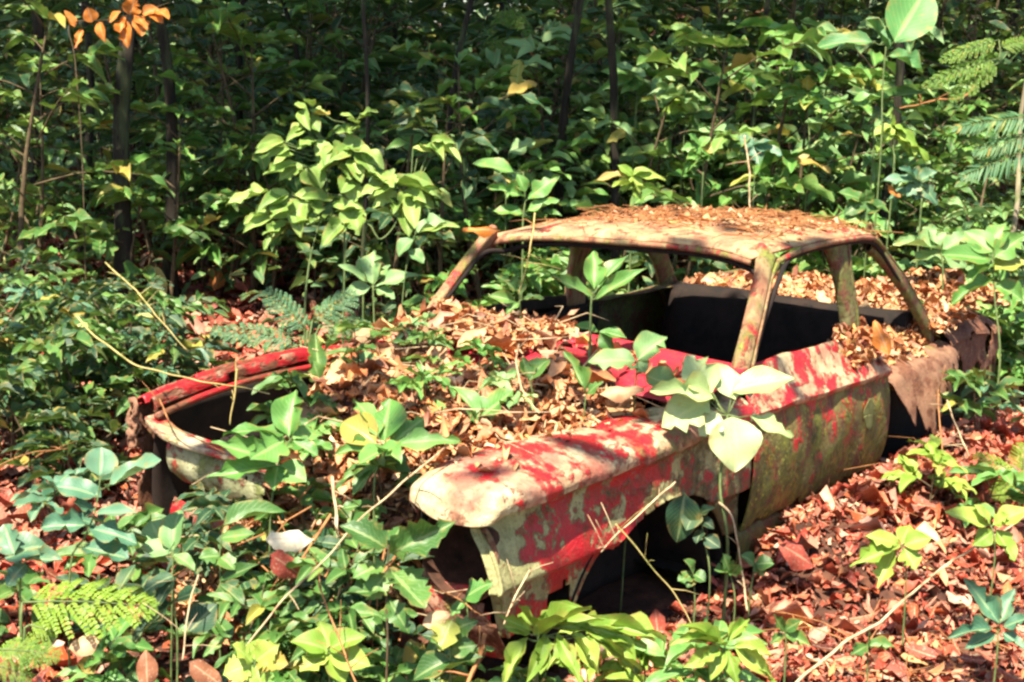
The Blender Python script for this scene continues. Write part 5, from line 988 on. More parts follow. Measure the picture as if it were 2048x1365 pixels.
STICKS = [
('fallen_stick', 'long straight pale stick lying on the red leaf litter at lower right', 'stick', 'pale_wood', [(1.612, 1.419, 0.37), (1.393, 1.447, 0.418), (1.227, 1.493, 0.453), (0.871, 1.533, 0.515), (0.571, 1.588, 0.558), (0.343, 1.633, 0.59)], 0.0096, 0.0058),
('arching_vine', 'long yellowish arching vine stem above the far fender rail', 'vine', 'vine', [(1.94, -1.122, 1.075), (1.967, -0.965, 1.015), (1.975, -0.783, 0.963), (1.979, -0.611, 0.957), (1.967, -0.418, 0.957), (1.907, -0.24, 0.938)], 0.0067, 0.0037),
('leaning_vine', 'thin greenish leaning vine among the shaded left undergrowth', 'vine', 'vine', [(1.016, -2.103, 1.057), (1.091, -1.831, 0.98), (1.18, -1.577, 0.9), (1.203, -1.402, 0.807)], 0.0068, 0.0035),
('crossing_twig', 'long pale twig slanting from the near fender brow down to the lower left', 'twig', 'pale_wood', [(1.905, 0.47, 0.925), (2.119, 0.461, 0.84), (2.258, 0.459, 0.788), (2.451, 0.48, 0.707), (2.592, 0.479, 0.641), (2.695, 0.455, 0.547)], 0.0056, 0.0044),
('bent_stick', 'bent pale dead stick rising from the litter by the wheel arch', 'stem', 'pale_wood', [(1.102, 0.901, 0.645), (1.129, 0.958, 0.625), (1.171, 1.004, 0.574), (1.176, 1.026, 0.489), (1.227, 1.08, 0.374)], 0.0062, 0.0063),
('snapped_twig', 'thin snapped twig lying across the near fender above the wheel arch', 'twig', 'pale_wood', [(1.428, 0.921, 0.792), (1.574, 0.91, 0.736), (1.665, 0.886, 0.691), (1.745, 0.876, 0.647)], 0.0058, 0.0033),
('mossy_twig', 'thin mossy twig hanging down across the dark wheel arch', 'twig', 'vine', [(1.669, 0.874, 0.71), (1.646, 0.925, 0.654), (1.629, 0.967, 0.601), (1.602, 1.029, 0.527), (1.625, 1.11, 0.452)], 0.0045, 0.0025),
('orange_twig', 'thin orange-brown twig at the bottom edge left of centre', 'twig', 'dead_wood', [(2.492, 0.519, 0.681), (2.559, 0.615, 0.64), (2.621, 0.721, 0.587), (2.649, 0.786, 0.539)], 0.005, 0.0042),
('rotten_stick', 'thick rotten orange stick at the bottom edge below the headlight', 'stick', 'dead_wood', [(2.309, 0.894, 0.588), (2.366, 0.917, 0.545), (2.428, 0.933, 0.5)], 0.0118, 0.0093),
('upright_stick', 'pale upright dead stick between the front panel and the near headlight', 'stick', 'pale_wood', [(2.152, 0.244, 0.825), (2.194, 0.298, 0.752), (2.238, 0.347, 0.688)], 0.0089, 0.0073),
('fender_twig', 'short curved twig leaning on the lower front corner of the near fender', 'twig', 'pale_wood', [(2.102, 0.885, 0.695), (2.172, 0.89, 0.649), (2.237, 0.906, 0.593)], 0.0051, 0.0037),
('hanging_vine', 'vine hanging from the roof edge into the windscreen opening', 'vine', 'vine', [(0.496, -0.26, 1.403), (0.601, -0.195, 1.295), (0.624, -0.197, 1.203), (0.652, -0.206, 1.111)], 0.006, 0.0045),
('curved_twig', 'curved pale twig standing on the leaf heap of the engine bay', 'twig', 'pale_wood', [(1.198, 0.188, 1.056), (1.251, 0.22, 1.002), (1.333, 0.3, 0.945), (1.35, 0.385, 0.885)], 0.0065, 0.0038),
('rail_twig', 'pale twig leaning on the far fender rail at its middle', 'twig', 'vine', [(1.822, -0.482, 0.966), (1.835, -0.473, 0.887), (1.854, -0.467, 0.792)], 0.0077, 0.0038),
('lip_twig', 'bent thin twig along the front panel lip', 'twig', 'dead_wood', [(1.978, -0.665, 0.863), (2.062, -0.507, 0.824), (2.085, -0.358, 0.808), (2.08, -0.256, 0.787)], 0.0051, 0.0027),
('crooked_branch', 'crooked pale branch at the upper right above the slope', 'branch', 'dead_wood', [(-3.965, -0.137, 1.892), (-3.919, -0.175, 1.815), (-3.79, -0.343, 1.778), (-3.678, -0.485, 1.733)], 0.0146, 0.0091),
('dead_sapling', 'pale thin upright dead sapling behind the roof on the slope', 'stem', 'pale_wood', [(-2.198, -0.759, 1.597), (-2.181, -0.722, 1.412), (-2.153, -0.671, 1.148)], 0.0108, 0.0081),
('arch_rod', 'rusty thin rod leaning under the torn rear fender', 'rod', 'dead_wood', [(-0.691, 0.936, 0.712), (-0.581, 1.002, 0.577), (-0.472, 1.059, 0.477)], 0.0065, 0.0047),
('leaning_rod', 'pale thin stick leaning in the dark behind the torn rear fender', 'stick', 'pale_wood', [(-0.709, 0.974, 0.673), (-0.619, 1.056, 0.58), (-0.536, 1.142, 0.5)], 0.0065, 0.0059),
('litter_twig', 'thin dark twig along the left edge beside the oval-leaved sapling', 'twig', 'dead_wood', [(2.515, -0.761, 0.734), (2.393, -0.771, 0.753), (2.263, -0.761, 0.74)], 0.0048, 0.0028),
('lower_twig', 'grey twig standing at the bottom left under the dark-leaved seedling', 'twig', 'pale_wood', [(2.668, 0.268, 0.689), (2.761, 0.334, 0.628), (2.817, 0.373, 0.541)], 0.004, 0.0036),
('root_twig', 'reddish twig crossing below the headlight hole', 'twig', 'dead_wood', [(2.326, 0.75, 0.682), (2.293, 0.808, 0.65), (2.291, 0.854, 0.628)], 0.004, 0.003),
]
DEAD = [
('upright orange dead leaf stuck behind the rear edge of the door', 'orange', (-0.358, 0.848, 0.888), (-0.395, 0.768, 1.023), 0.0698),
('large pale cream dead leaf lying before the front panel', 'cream', (2.42, 0.258, 0.715), (2.267, 0.301, 0.7), 0.0684),
('large orange dead leaf standing in the shaded litter at left', 'orange', (-1.443, -4.076, 0.428), (-1.473, -4.076, 0.555), 0.1091),
('orange dead leaf lying flat beside the standing orange one', 'orange', (-1.151, -4.056, 0.406), (-1.257, -3.922, 0.448), 0.0563),
('tan curled dead leaf lying on the far cowl corner', 'tan', (1.107, -0.613, 0.95), (0.975, -0.615, 0.981), 0.0729),
('broad tan dead leaf in the middle of the leaf heap', 'tan', (1.714, -0.299, 0.878), (1.732, -0.141, 0.852), 0.0897),
('long pale dead leaf lying on the heap near the red cowl', 'tan', (1.19, 0.503, 0.938), (1.102, 0.615, 0.971), 0.0539),
('brown dead leaf standing up at the bottom left edge', 'brown', (2.904, 0.354, 0.495), (2.896, 0.337, 0.582), 0.052),
('brown dead leaf leaning at the bottom edge by the dark seedling', 'brown', (2.839, 0.425, 0.557), (2.797, 0.502, 0.505), 0.052),
('red-brown dead leaf on the ground before the front panel', 'redleaf', (2.453, 0.306, 0.693), (2.372, 0.354, 0.628), 0.0727),
('orange-brown dead leaf under the serrated plant', 'tan', (2.43, 0.8, 0.624), (2.387, 0.85, 0.657), 0.0486),
('yellow dead leaf on the shaded litter by the far fender', 'orange', (-2.516, -5.015, 0.493), (-2.567, -4.963, 0.55), 0.0661),
('orange hanging dead leaf on the slope above the roof end', 'orange', (-2.639, -0.039, 1.294), (-2.611, -0.105, 1.371), 0.0378),
('reddish curled dead leaf on the litter beside the sill', 'redleaf', (0.832, 0.992, 0.459), (0.72, 1.087, 0.384), 0.0972),
('tan dead leaf at the bottom left corner', 'tan', (2.94, 0.115, 0.535), (2.893, 0.17, 0.567), 0.0559),
('large orange sunlit dead leaf at the far roof corner', 'orange', (0.697, -0.261, 1.348), (0.78, -0.381, 1.361), 0.0405),
]


# ------------------------------------------------------------------ hand-placed plants
HINT = Vector((.42, .30, .72))


def surf_z(x, y):
    z = float(ground_z(x, y))
    if .6 < x < 2.2 and -.6 < y < .47: z = max(z, float(heap_z(x, y)))
    elif .5 < x <= .75 and abs(y) < .66: z = max(z, .95)
    return z


def stem_mesh(mb, stems, leaves, r0, o):
    poly = []
    for st in stems:
        pts = [Vector(p) - o for p in st]
        lo = pts[-1] if pts[-1].z < pts[0].z else pts[0]
        w = lo + o
        gz = surf_z(w.x, w.y) - o.z - .02
        if lo.z > gz:
            pts.append(Vector((lo.x + R.uniform(-.01, .01), lo.y + R.uniform(-.01, .01), gz)))
        sp = [Vector(p) for p in spline([tuple(p) for p in pts], 4 * len(pts))]
        mb.tube(sp, r0 * .55, r0, 6)
        poly += sp
    for b in leaves:
        b = Vector(b) - o
        n = min(poly, key=lambda p: (p - b).length + .3 * max(0, p.z - b.z))
        if (n - b).length > .004:
            mid = (n + b) * .5 + Vector((0, 0, -.1 * (n - b).length))
            mb.tube([n, mid, b], r0 * .5, r0 * .3, 5)


for name, label, group, mat, shape, stems, leaves in PLANTS:
    low = min((p for st in stems for p in st), key=lambda p: p[2])
    o = Vector((low[0], low[1], surf_z(low[0], low[1])))
    root = tag(empty(name, o), label, 'plant', group)
    mb = MB()
    big = max((Vector(a) - Vector(b)).length for a, b, w in leaves)
    stem_mesh(mb, stems, [l[0] for l in leaves], .0035 if big < .2 else .006, o)
    mb.build('stem', M['stem_brown'] if name in ('serrated_leaf_plant', 'dead_branch') else M['stem_green'], root)
    for i, (b, t, w) in enumerate(leaves):
        h = HINT + Vector((R.uniform(-.35, .35), R.uniform(-.35, .35), 0))
        leaf_object('leaf', leaf_mesh(shape, mat, R.randrange(6)), b, t, w, h, root, o, R.uniform(-.25, .25))


# ferns: each frond one part, a rachis with paired leaflets
def frond_mesh(L_, W_, mat, comb=False):
    W_ = W_ * 1.3
    tv, tf, tuv = leaf_shape('lance' if comb else 'oval', .2, .15, .02, nu=3, nv=2)
    pos, yaw, ln, wd, pit = [], [], [], [], []
    n = 22 if comb else 11
    for i in range(n):
        u = .10 + .88 * i / (n - 1)
        w = W_ * .5 * math.sin(math.pi * min(1, u * .76 + .20)) ** .75 * R.uniform(.85, 1.1)
        for s in (-1, 1):
            a_ = s * (1.15 - .35 * u) + R.uniform(-.12, .12)
            p0 = Vector((u * L_, 0, -.18 * L_ * u * u))
            if comb:
                pos.append(p0); yaw.append(a_); ln.append(w); wd.append(.9 * L_ / n); pit.append(R.uniform(.1, .5))
                continue
            m = 9
            for q in range(1, m + 1):
                v = q / m
                pq = p0 + Vector((math.cos(a_) * w * v, math.sin(a_) * w * v, -.35 * w * v * v))
                for s2 in (-1, 1):
                    pos.append(pq); yaw.append(a_ + s2 * (1.1 - .3 * v)); ln.append(.62 * L_ / n * (1.1 - .5 * v)); wd.append(1.15 * w / m * .95); pit.append(R.uniform(0, .5))
    k = len(pos)
    rot = rotmats(np.array(yaw), np.array(pit), rng.normal(0, .2, k))
    return scatter_mesh('frond', [(tv, tf, tuv)], np.array([tuple(p) for p in pos]), rot, np.array(ln), np.array(wd), rng.uniform(0, 1, k), M['frond_' + mat])


for name, label, group, mat, hub, fr in FRONDS:
    hang = name in ('hanging_frond', 'upper_fern')
    o = Vector((hub[0], hub[1], hub[2] if hang else surf_z(hub[0], hub[1])))
    root = tag(empty(name, o), label, 'fern', group)
    mb = MB()
    for b, t, w in fr:
        B = Vector(b) - o; T = Vector(t) - o; H = Vector(hub) - o
        mb.tube([Vector((0, 0, -.02)), H * .5 + Vector((0, 0, .02)), (H + B) * .5, B], .004, .003, 5)
        ln, x, y, z, bb = frame_from(b, t, HINT)
        mb.tube([B + x * ln * u - z * (.18 * ln * u * u) for u in (0, .25, .5, .75, 1)], .003, .001, 5)
        f = bpy.data.objects.new('frond', frond_mesh(ln, w, mat, name == 'edge_fern'))
        bb = bb - o
        f.matrix_basis = Matrix(((x.x, y.x, z.x, bb.x), (x.y, y.y, z.y, bb.y), (x.z, y.z, z.z, bb.z), (0, 0, 0, 1)))
        link(f, root)
    mb.build('stem', M['stem_green'], root)

for name, label, cat, mat, pts, r0, r1 in STICKS:
    mb = MB()
    sp = spline(pts, 9 * len(pts))
    rr_ = max(r0, r1) * .5
    sp = sp + np.stack([wob(sp[:, 0] * 9, sp[:, 2] * 9, 1, 1), wob(sp[:, 1] * 9, sp[:, 2] * 9, 1, 2), wob(sp[:, 0] * 9, sp[:, 1] * 9, 1, 3)], -1) * rr_ * 1.9
    mb.tube([tuple(p) for p in sp], r0 * .5, r1 * .5, 8)
    for k in range(R.randint(3, 6)):
        i = R.randrange(2, len(sp) - 2)
        p = Vector(sp[i])
        q = p + Vector((R.uniform(-1, 1), R.uniform(-1, 1), R.uniform(-.2, 1))).normalized() * R.uniform(.02, .13)
        mb.tube([p, (p + q) * .5 + Vector((0, 0, .004)), q], rr_ * .6, rr_ * .3, 5)
    tag(mb.build(name, M[mat]), label, cat)

for label, mat, b, t, w in DEAD:
    lv = leaf_shape('ovate', .35, .35, .07, .4, 7, 4, R.uniform(0, 6))
    ob = leaf_object('dead_leaf', make_mesh('dead_leaf', lv[0], lv[1], M['dead_' + mat], True, lv[2]), b, t, w, Vector((.5, .4, .6)), None)
    tag(ob, label, 'dead leaf')

# ------------------------------------------------------------------ undergrowth shrubs behind the car
def proto_shrub(seed, h, nb, nl, L_, ratio, shape, spread):
    r = random.Random(seed)
    mb = MB()
    lv = []
    top = Vector((r.uniform(-.1, .1), r.uniform(-.1, .1), h))
    mb.tube([tuple(p) for p in spline([(0, 0, -.05), (r.uniform(-.05, .05), r.uniform(-.05, .05), h * .5), tuple(top)], 8)], .012 * h + .003, .004, 6)
    for k in range(nb):
        u = .25 + .75 * (k + .5) / nb
        a = k * 2.4 + r.uniform(-.4, .4)
        s = Vector((top.x * u, top.y * u, h * u))
        ln = spread * h * r.uniform(.5, 1.0) * (1.15 - .5 * u)
        e = s + Vector((math.cos(a) * ln, math.sin(a) * ln, ln * r.uniform(.15, .6)))
        m = (s + e) * .5 + Vector((0, 0, .08 * ln))
        br = [Vector(p) for p in spline([tuple(s), tuple(m), tuple(e)], 6)]
        mb.tube(br, .006, .003, 5)
        for j in range(nl):
            v = .35 + .65 * (j + 1) / nl
            i = min(4, int(v * 5)); p = br[i].lerp(br[i + 1], v * 5 - i)
            yaw = a + (j % 2 * 2 - 1) * r.uniform(.5, 1.2) if j < nl - 1 else a
            d = Vector((math.cos(yaw), math.sin(yaw), r.uniform(-.35, .35)))
            l = L_ * r.uniform(.7, 1.2)
            lv.append((p, p + d.normalized() * l, l * ratio * r.uniform(.85, 1.15)))
    for j in range(5):
        yaw = j * 1.26 + r.uniform(-.3, .3)
        l = L_ * r.uniform(.7, 1.1)
        lv.append((top, top + Vector((math.cos(yaw), math.sin(yaw), r.uniform(0, .6))).normalized() * l, l * ratio))
    sm_ = make_mesh('stem', mb.v, mb.f, M['stem_brown'])
    return sm_, lv, shape


PROTO = [proto_shrub(1, .75, 6, 5, .23, .42, 'ovate', .55), proto_shrub(2, 1.1, 8, 5, .20, .38, 'lance', .5), proto_shrub(3, .5, 5, 5, .24, .36, 'lance', .6),
         proto_shrub(4, 1.5, 9, 5, .22, .42, 'ovate', .42), proto_shrub(5, .35, 4, 5, .20, .5, 'oval', .7), proto_shrub(6, 1.9, 11, 5, .22, .38, 'lance', .36)]


def joined_foliage(lv, mat, seed):
    pos, rot, ln, wd = [], [], [], []
    r = random.Random(seed)
    for b, t, w in lv:
        l, x, y, z, bb = frame_from(b, t, Vector((r.uniform(-.3, .3), r.uniform(-.3, .3), 1)))
        pos.append(bb); rot.append(((x.x, y.x, z.x), (x.y, y.y, z.y), (x.z, y.z, z.z))); ln.append(l); wd.append(w)
    return scatter_mesh('foliage', LIVE, np.array(pos), np.array(rot), np.array(ln), np.array(wd), rng.uniform(0, 1, len(ln)), mat)


PLACED = {}


def place_shrub(k, x, y, sc, mat, label, group, leaves=True, name='understorey_shrub', z=None):
    sm_, lv, shape = PROTO[k]
    z = float(ground_z(x, y)) if z is None else z
    root = tag(empty(name, (x, y, z), R.uniform(0, 6.28), sc), label, 'shrub', group)
    PLACED.setdefault(label, []).append((float(np.divide(*depth_side(x, y)[::-1])), root))
    root.rotation_euler[0] = R.gauss(0, .14); root.rotation_euler[1] = R.gauss(0, .14)
    link(bpy.data.objects.new('stem', sm_), root)
    for b, t, w in lv:
        leaf_object('leaf', leaf_mesh(shape, mat, R.randrange(6)), b, t, w, Vector((R.uniform(-.5, .5), R.uniform(-.5, .5), 1)), root)


def at_px(px, s):
    """a spot on the floor s metres ahead of the photographer's stand, sideways by angle"""
    t = (px - 1024) / 2964 * s
    return CAM[0] + s * math.cos(YAW) + t * math.sin(YAW), CAM[1] + s * math.sin(YAW) - t * math.cos(YAW)


# shaded side, left of the car
LOOK = dict(dark='dark green', mid='mid-green', blue='bluish green', bright='bright green', shrub='light green', pale='pale green', lime='yellow-green')
SIZE = {0: 'knee-high', 1: 'waist-high', 2: 'low spreading', 3: 'tall', 4: 'small', 5: 'tall slim'}
MARKS = [(110, 'at the left picture edge'), (290, 'by the thickest dark trunk'), (480, 'left of the wide sunlit shrub'), (760, 'behind the wide sunlit shrub'), (960, 'left of the roof'), (1170, 'behind the far roof corner'),
         (1330, 'behind the middle of the roof'), (1550, 'behind the near roof half'), (1720, 'above the near roof corner'), (1880, 'beyond the rear window'), (9999, 'at the right picture edge')]


def where(px):
    return next(w for lim, w in MARKS if px < lim)


ZONES = [
    ('shade_shrub', 'in near shade', 'shrubs in the left shade', 44, (-80, 400), (5.4, 8.2), (0, 1, 2, 2, 4), ('dark', 'mid', 'dark', 'blue', 'mid'), (.5, .8)),
    ('shade_shrub', 'in deep shade', 'shrubs in the deep shade', 44, (-80, 980), (8.3, 11.5), (0, 1, 2, 3, 5), ('dark', 'mid', 'mid', 'shrub', 'bright'), (.6, 1.0)),
    ('slope_shrub', 'on the slope', 'shrubs on the sunlit slope', 72, (1000, 2060), (8.2, 11.8), (0, 1, 2, 4, 2), ('mid', 'bright', 'shrub', 'dark', 'shrub', 'pale', 'bright'), (.6, .95)),
    ('slope_bush', 'above the slope', 'bushes over the sunlit slope', 44, (1040, 2000), (9.0, 12.0), (1, 3, 1, 0), ('bright', 'shrub', 'pale', 'mid', 'pale', 'bright'), (.8, 1.15)),
    ('mid_bush', 'in half shade', 'bushes in the half shade', 22, (330, 1050), (9.0, 11.5), (1, 3, 0), ('mid', 'shrub', 'bright', 'dark'), (.8, 1.1)),
    ('bank_shrub', 'near the boot', 'shrubs beside the boot', 24, (1800, 2110), (6.8, 8.6), (0, 2, 4), ('mid', 'bright', 'blue', 'shrub', 'pale', 'bright'), (.5, .8)),
    ('roofline_shrub', 'just beyond the wreck', 'shrubs close behind the roof', 22, (760, 1900), (7.4, 8.3), (2, 4, 0), ('mid', 'bright', 'pale', 'shrub'), (.5, .8)),
]
for name, place, group, n, pxr, sr_, ks, mats, scr in ZONES:
    for i in range(n):
        px = pxr[0] + (pxr[1] - pxr[0]) * (i + R.random()) / n
        s = R.uniform(*sr_)
        x, y = at_px(px, s)
        if abs(x) < 2.5 and abs(y) < 1.15: continue
        if 330 < px < 600 and s < 9.3 and R.random() < .75: continue
        k, mt = R.choice(ks), R.choice(mats)
        place_shrub(k, x, y, R.uniform(*scr), mt, f'{SIZE[k]} {LOOK[mt]} shrub {place} {where(px)}', group, name=name)
# low seedlings at the foreground edges
for px, s, k, mat, label in ((60, 4.9, 4, 'blue', 'low blue-green seedling at the left edge beyond the oval-leaved sapling'), (30, 5.6, 0, 'dark', 'dark leafy shrub at the left edge level with the far fender'),
                             (140, 5.3, 2, 'dark', 'drooping dark seedling left of the rusted fender corner'), (200, 4.6, 4, 'mid', 'small seedling under the rusted fender corner'),
                             (1905, 5.2, 4, 'lime', 'small yellow-green seedling on the litter behind the rear wheel arch'), (2010, 5.3, 4, 'bright', 'small bright seedling at the right edge of the litter'),
                             (1985, 6.2, 2, 'mid', 'leafy seedling beside the mossy tail of the wreck'), (2030, 6.4, 4, 'blue', 'bluish seedling at the right edge beside the tail')):
    x, y = at_px(px, s)
    place_shrub(k, x, y, .55, mat, label, None, name='floor_seedling')
for i, (px, s, k, mat) in enumerate(((20, 4.1, 4, 'mid'), (250, 4.2, 4, 'dark'), (310, 3.8, 4, 'mid'), (190, 3.6, 4, 'bright'), (420, 3.55, 4, 'dark'), (560, 3.7, 2, 'mid'), (610, 3.95, 4, 'dark'), (700, 3.6, 4, 'mid'), (820, 3.55, 2, 'mid'), (980, 3.5, 2, 'lime'), (1230, 3.75, 2, 'lime'), (1330, 3.7, 2, 'lime'), (500, 4.05, 2, 'mid'), (570, 4.0, 0, 'dark'), (640, 3.75, 2, 'mid'), (660, 4.05, 0, 'mid'), (720, 3.85, 2, 'dark'), (470, 3.75, 0, 'mid'), (380, 4.1, 0, 'dark'), (330, 4.3, 2, 'mid'), (760, 3.6, 4, 'bright'), (860, 3.75, 2, 'dark'), (530, 3.5, 4, 'bright'), (1090, 3.5, 2, 'mid'), (1420, 3.6, 2, 'bright'))):
    x, y = at_px(px, s)
    place_shrub(k, x, y, R.uniform(.38, .55), mat, 'low ' + LOOK[mat] + ' seedling on the foreground floor ' + ('left of the front panel', 'below the front panel', 'before the near fender')[(px > 350) + (px > 750)], 'foreground floor seedlings', name='foreground_seedling')

for x, y, k, sc, mat in ((1.86, -.12, 4, .5, 'bright'), (2.06, .04, 2, .5, 'mid'), (1.62, .06, 4, .42, 'bright'), (1.5, -.22, 2, .36, 'mid'), (1.32, .24, 4, .36, 'pale'), (1.12, -.30, 2, .34, 'mid'),
                         (2.12, .26, 2, .55, 'dark'), (1.9, .22, 4, .5, 'mid'), (1.18, .02, 4, .36, 'bright'), (1.42, -.42, 2, .42, 'mid'), (.95, -.5, 4, .36, 'pale'), (2.2, -.1, 0, .45, 'dark'), (1.75, -.3, 4, .5, 'mid'), (2.25, .4, 0, .42, 'mid')):
    place_shrub(k, x, y, sc, mat, 'small ' + LOOK[mat] + ' seedling growing from the heap in the engine bay', 'seedlings on the engine bay heap', name='bonnet_seedling', z=max(float(heap_z(x, y)), float(ground_z(x, y))) - .02)
ORD = ['leftmost', 'second from left', 'third from left', 'fourth from left', 'fifth from left', 'sixth from left', 'seventh from left', 'eighth from left', 'ninth from left', 'tenth from left']
for lab, rs_ in PLACED.items():
    if 1 < len(rs_) <= 10:
        for q, (_, r_) in enumerate(sorted(rs_, key=lambda e: e[0])):
            new = lab + ', ' + ORD[q]
            if len(new.split()) <= 16: r_['label'] = new

# far shrubs with joined foliage, copied
FARP = []
for k in range(6):
    sm_, lv, shape = PROTO[(0, 1, 3, 5, 3, 5)[k]]
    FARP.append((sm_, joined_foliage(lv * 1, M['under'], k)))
for i in range(120):
    s = R.uniform(11.5, 20)
    px = -150 + 2350 * R.random()
    x, y = at_px(px, s)
    sm_, fm = R.choice(FARP)
    root = tag(empty('far_shrub', (x, y, float(ground_z(x, y))), R.uniform(0, 6.28), R.uniform(.8, 1.5)), f'dim shrub deep in the forest {where(px)}', 'shrub', 'shrubs deep in the forest')
    root.rotation_euler[0] = R.gauss(0, .15); root.rotation_euler[1] = R.gauss(0, .15)
    link(bpy.data.objects.new('stem', sm_), root)
    link(bpy.data.objects.new('foliage', fm), root)['kind'] = 'stuff'


def thin(x, y):
    s, tt = depth_side(x, y); px = 1024 + 2964 * tt / s
    return (px > 330) & (px < 600) & (s < 9.3) & (rng.uniform(0, 1, len(x)) < .8)


def mass(name, label, n, s0, s1, h, size, mat, spread=.42, pw=1.0):
    x, y = wedge(n, s0, s1, spread)
    c = wob(x, y, 1.3, 5.0) + .5 * wob(x, y, 3.1, 2.0)
    k = c > rng.uniform(-1.1, .5, n); x, y, c = x[k], y[k], c[k]
    k = ~((np.abs(y) < 1.0) & (np.abs(x) < 2.4)) & ~thin(x, y); x, y, c = x[k], y[k], c[k]
    n = len(x)
    z = ground_z(x, y) + rng.uniform(0, 1, n) ** pw * h * np.clip(.6 + c, .15, 1.6)
    rot = rotmats(rng.uniform(0, 6.28, n), rng.normal(.2, .35, n), rng.normal(0, .45, n))
    ln = rng.uniform(*size, n)
    o = bpy.data.objects.new(name, scatter_mesh(name, LIVE, np.stack([x, y, z], 1), rot, ln, ln * rng.uniform(.3, .5, n), rng.uniform(0, 1, n), mat))
    tag(link(o), label, 'undergrowth', kind='stuff')


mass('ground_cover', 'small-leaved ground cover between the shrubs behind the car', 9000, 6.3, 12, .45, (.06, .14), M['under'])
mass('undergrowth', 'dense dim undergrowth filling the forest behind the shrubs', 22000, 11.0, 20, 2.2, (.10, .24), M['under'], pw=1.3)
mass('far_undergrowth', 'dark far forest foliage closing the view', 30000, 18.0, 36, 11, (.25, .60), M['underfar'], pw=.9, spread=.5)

# ------------------------------------------------------------------ trees
def crown_mesh(seed, rad, hgt, n, size):
    r = np.random.RandomState(seed)
    cl = r.normal(0, 1, (16, 3)) * np.array([rad * .55, rad * .55, hgt * .3])
    w = r.randint(0, 16, n)
    p = cl[w] + r.normal(0, 1, (n, 3)) * np.array([rad * .22, rad * .22, hgt * .16])
    rot = rotmats(r.uniform(0, 6.28, n), r.normal(.3, .4, n), r.normal(0, .5, n))
    ln = r.uniform(*size, n)
    return scatter_mesh('crown', LIVE, p, rot, ln, ln * r.uniform(.35, .55, n), r.uniform(0, 1, n), M['canopy'])


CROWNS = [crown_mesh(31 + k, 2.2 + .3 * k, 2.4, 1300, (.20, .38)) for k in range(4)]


def tree(px, s, wpx, lean, height, label, mat='bark', crown=True, csc=1.0, name='forest_tree', limbs=3):
    x, y = at_px(px, s)
    z = float(ground_z(x, y))
    r = wpx * s / 2964 / 2 * .78
    root = tag(empty(name, (x, y, z)), label, 'tree')
    lx, ly = lean * math.sin(YAW), -lean * math.cos(YAW)
    mb = MB()
    pts = [(0, 0, -.2), (lx * .02, ly * .02, .25), (lx * .25 + R.uniform(-.10, .10), ly * .25 + R.uniform(-.1, .1), height * .2), (lx * .4 + R.uniform(-.14, .14), ly * .4 + R.uniform(-.14, .14), height * .36), (lx * .55 + R.uniform(-.1, .1), ly * .55 + R.uniform(-.1, .1), height * .55), (lx, ly, height)]
    sp = spline(pts, 22)
    v, f = [], []
    nn = 12
    for i, p in enumerate(sp):
        u = i / 21
        rad = r * (1 - .55 * u) * (1 + .9 * math.exp(-max(0, p[2]) / .18))
        for k in range(nn):
            a = 2 * math.pi * k / nn
            q = rad * (1 + .10 * math.sin(3 * a + px) + .06 * math.sin(5 * a + 4 * u * 6))
            v.append((p[0] + q * math.cos(a), p[1] + q * math.sin(a), p[2]))
    for i in range(21):
        for k in range(nn): f.append((i * nn + k, i * nn + (k + 1) % nn, (i + 1) * nn + (k + 1) % nn, (i + 1) * nn + k))
    mb.add(v, f)
    mb.build('trunk', M[mat], root)
    for k in range(limbs):
        i = R.randrange(13, 20)
        p = Vector(sp[i]); a = R.uniform(0, 6.28)
        l = R.uniform(.8, 1.8)
        e = p + Vector((math.cos(a) * l, math.sin(a) * l, l * .8))
        mb = MB(); mb.tube([p, (p + e) * .5 + Vector((0, 0, .1)), e], r * .45, r * .15, 6)
        mb.build('limb', M[mat], root)
    if crown:
        c = bpy.data.objects.new('crown', R.choice(CROWNS))
        c.location = (lx, ly, height + .6); c.rotation_euler = (0, 0, R.uniform(0, 6.28)); c.scale = (csc,) * 3
        link(c, root)
    return root


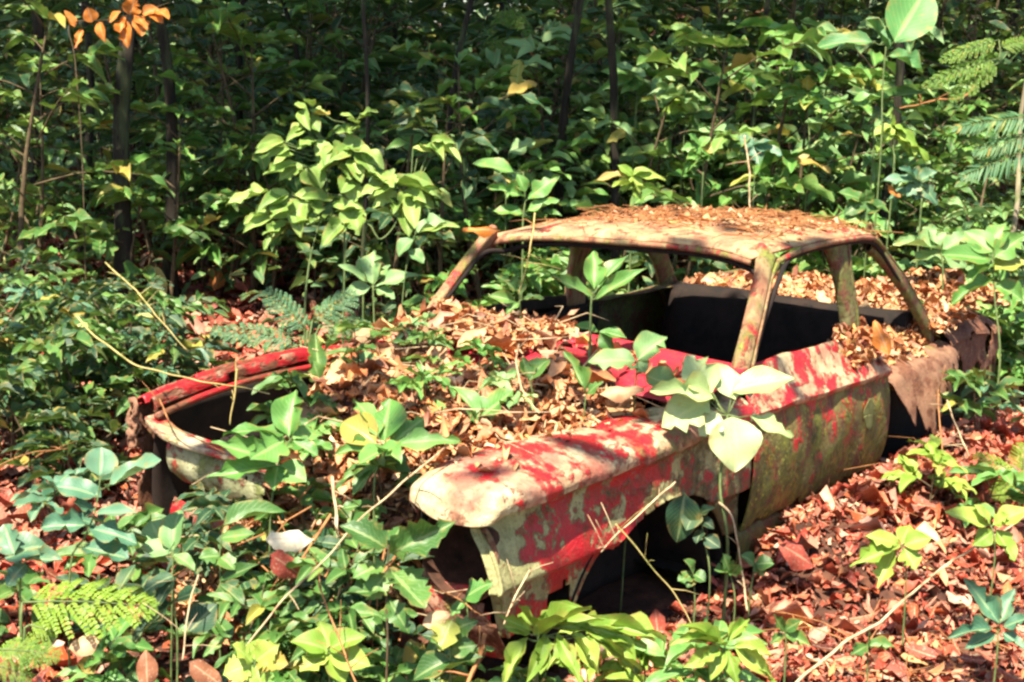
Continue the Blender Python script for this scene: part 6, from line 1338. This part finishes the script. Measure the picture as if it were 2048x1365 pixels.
TREES = [
    (150, 10.5, 26, .1, 6.0, 'dark trunk near the left edge of the background', 'bark', 1.0),
    (235, 8.9, 50, .3, 6.2, 'thickest dark trunk in the left background', 'bark', 1.15),
    (330, 9.2, 34, -.2, 6.5, 'dark trunk just beside the thickest left trunk', 'bark', 1.1),
    (60, 12.0, 34, .1, 7.0, 'dark trunk at the far left edge', 'bark', 1.2),
    (470, 13.0, 22, .1, 7.0, 'slim dark trunk behind the wide sunlit shrub on its left', 'bark', 1.2),
    (570, 12.0, 16, -.1, 6.5, 'thin dark trunk above the wide sunlit shrub', 'bark', 1.1),
    (716, 8.6, 14, .05, 6.5, 'slim dark trunk rising from the wide sunlit shrub', 'bark', 1.1),
    (868, 9.8, 20, .2, 7.0, 'slim trunk above the gap between shrub and roof', 'bark', 1.2),
    (985, 14.0, 34, -.2, 7.5, 'dim trunk hung with dry fronds left of the centre', 'bark', 1.3),
    (1105, 9.6, 26, .1, 7.0, 'straight dark trunk over the far roof corner', 'bark', 1.2),
    (1228, 9.2, 26, .0, 6.8, 'tall straight dark trunk above the middle of the roof', 'bark', 1.0),
    (1375, 14.5, 26, .2, 7.5, 'dim slim trunk high behind the slope seedlings', 'bark', 1.1),
    (1475, 10.5, 18, -.1, 7.5, 'dim trunk behind the middle of the slope', 'bark', 1.2),
    (1600, 13.5, 24, .1, 7.5, 'slim dark trunk left of the giant leaves', 'bark', 1.1),
    (1752, 9.3, 28, -.05, 7.0, 'straight dark trunk beside the giant upright leaf', 'bark', .9),
    (1905, 14.0, 52, .2, 8.0, 'broad dim trunk at the upper right', 'bark', 1.2),
    (1975, 16.0, 40, 0, 8.0, 'dim trunk behind the pale leaning stem', 'bark', 1.2),
]
for i, (px, s, w, lean, h, lab, mat, csc) in enumerate(TREES):
    tree(px, s, w, lean, h, lab, mat, True, csc * (.9 if px < 420 else .5))
tree(1985, 8.3, 17, .35, 4.2, 'pale slender leaning sapling at the right edge beside the fern', 'bark_pale', True, .35, 'pale_sapling', 1)
# trees outside the picture that shade the left undergrowth and the back of the slope
for px, s, h, csc, lab in ((-450, 8.0, 5.5, .9, 'tree standing left of the view by the shaded undergrowth'), (-500, 11.0, 7.0, 1.3, 'tree standing farther left of the view'), (2450, 13.0, 7.5, 1.2, 'tree standing right of the view on the slope'),
                           (760, 17.0, 9.0, 1.0, 'tall tree deep in the forest behind the wide shrub'), (1300, 18.0, 9.0, 1.0, 'tall tree deep in the forest above the roof'), (250, 16.0, 8.5, 1.6, 'tall tree deep in the forest at left'), (1800, 19.0, 9.5, 1.0, 'tall tree deep in the forest at right')):
    tree(px, s, 40, .1, h, lab, 'bark', True, csc)

# unseen sparse tree beside the photographer, added to throw leaf shadows over the wreck
lt = tree(-3955, 2.5, 300, 3.2, 6.0, 'unseen sparse tree added to dapple the clearing, leaning in beside the view', 'bark', False, 1.0, 'dapple_tree', 4)
lc = link(bpy.data.objects.new('crown', crown_mesh(77, 2.6, 2.0, 115, (.18, .34))), lt)
lc.location = (3.2 * math.sin(YAW), -3.2 * math.cos(YAW), 6.3)
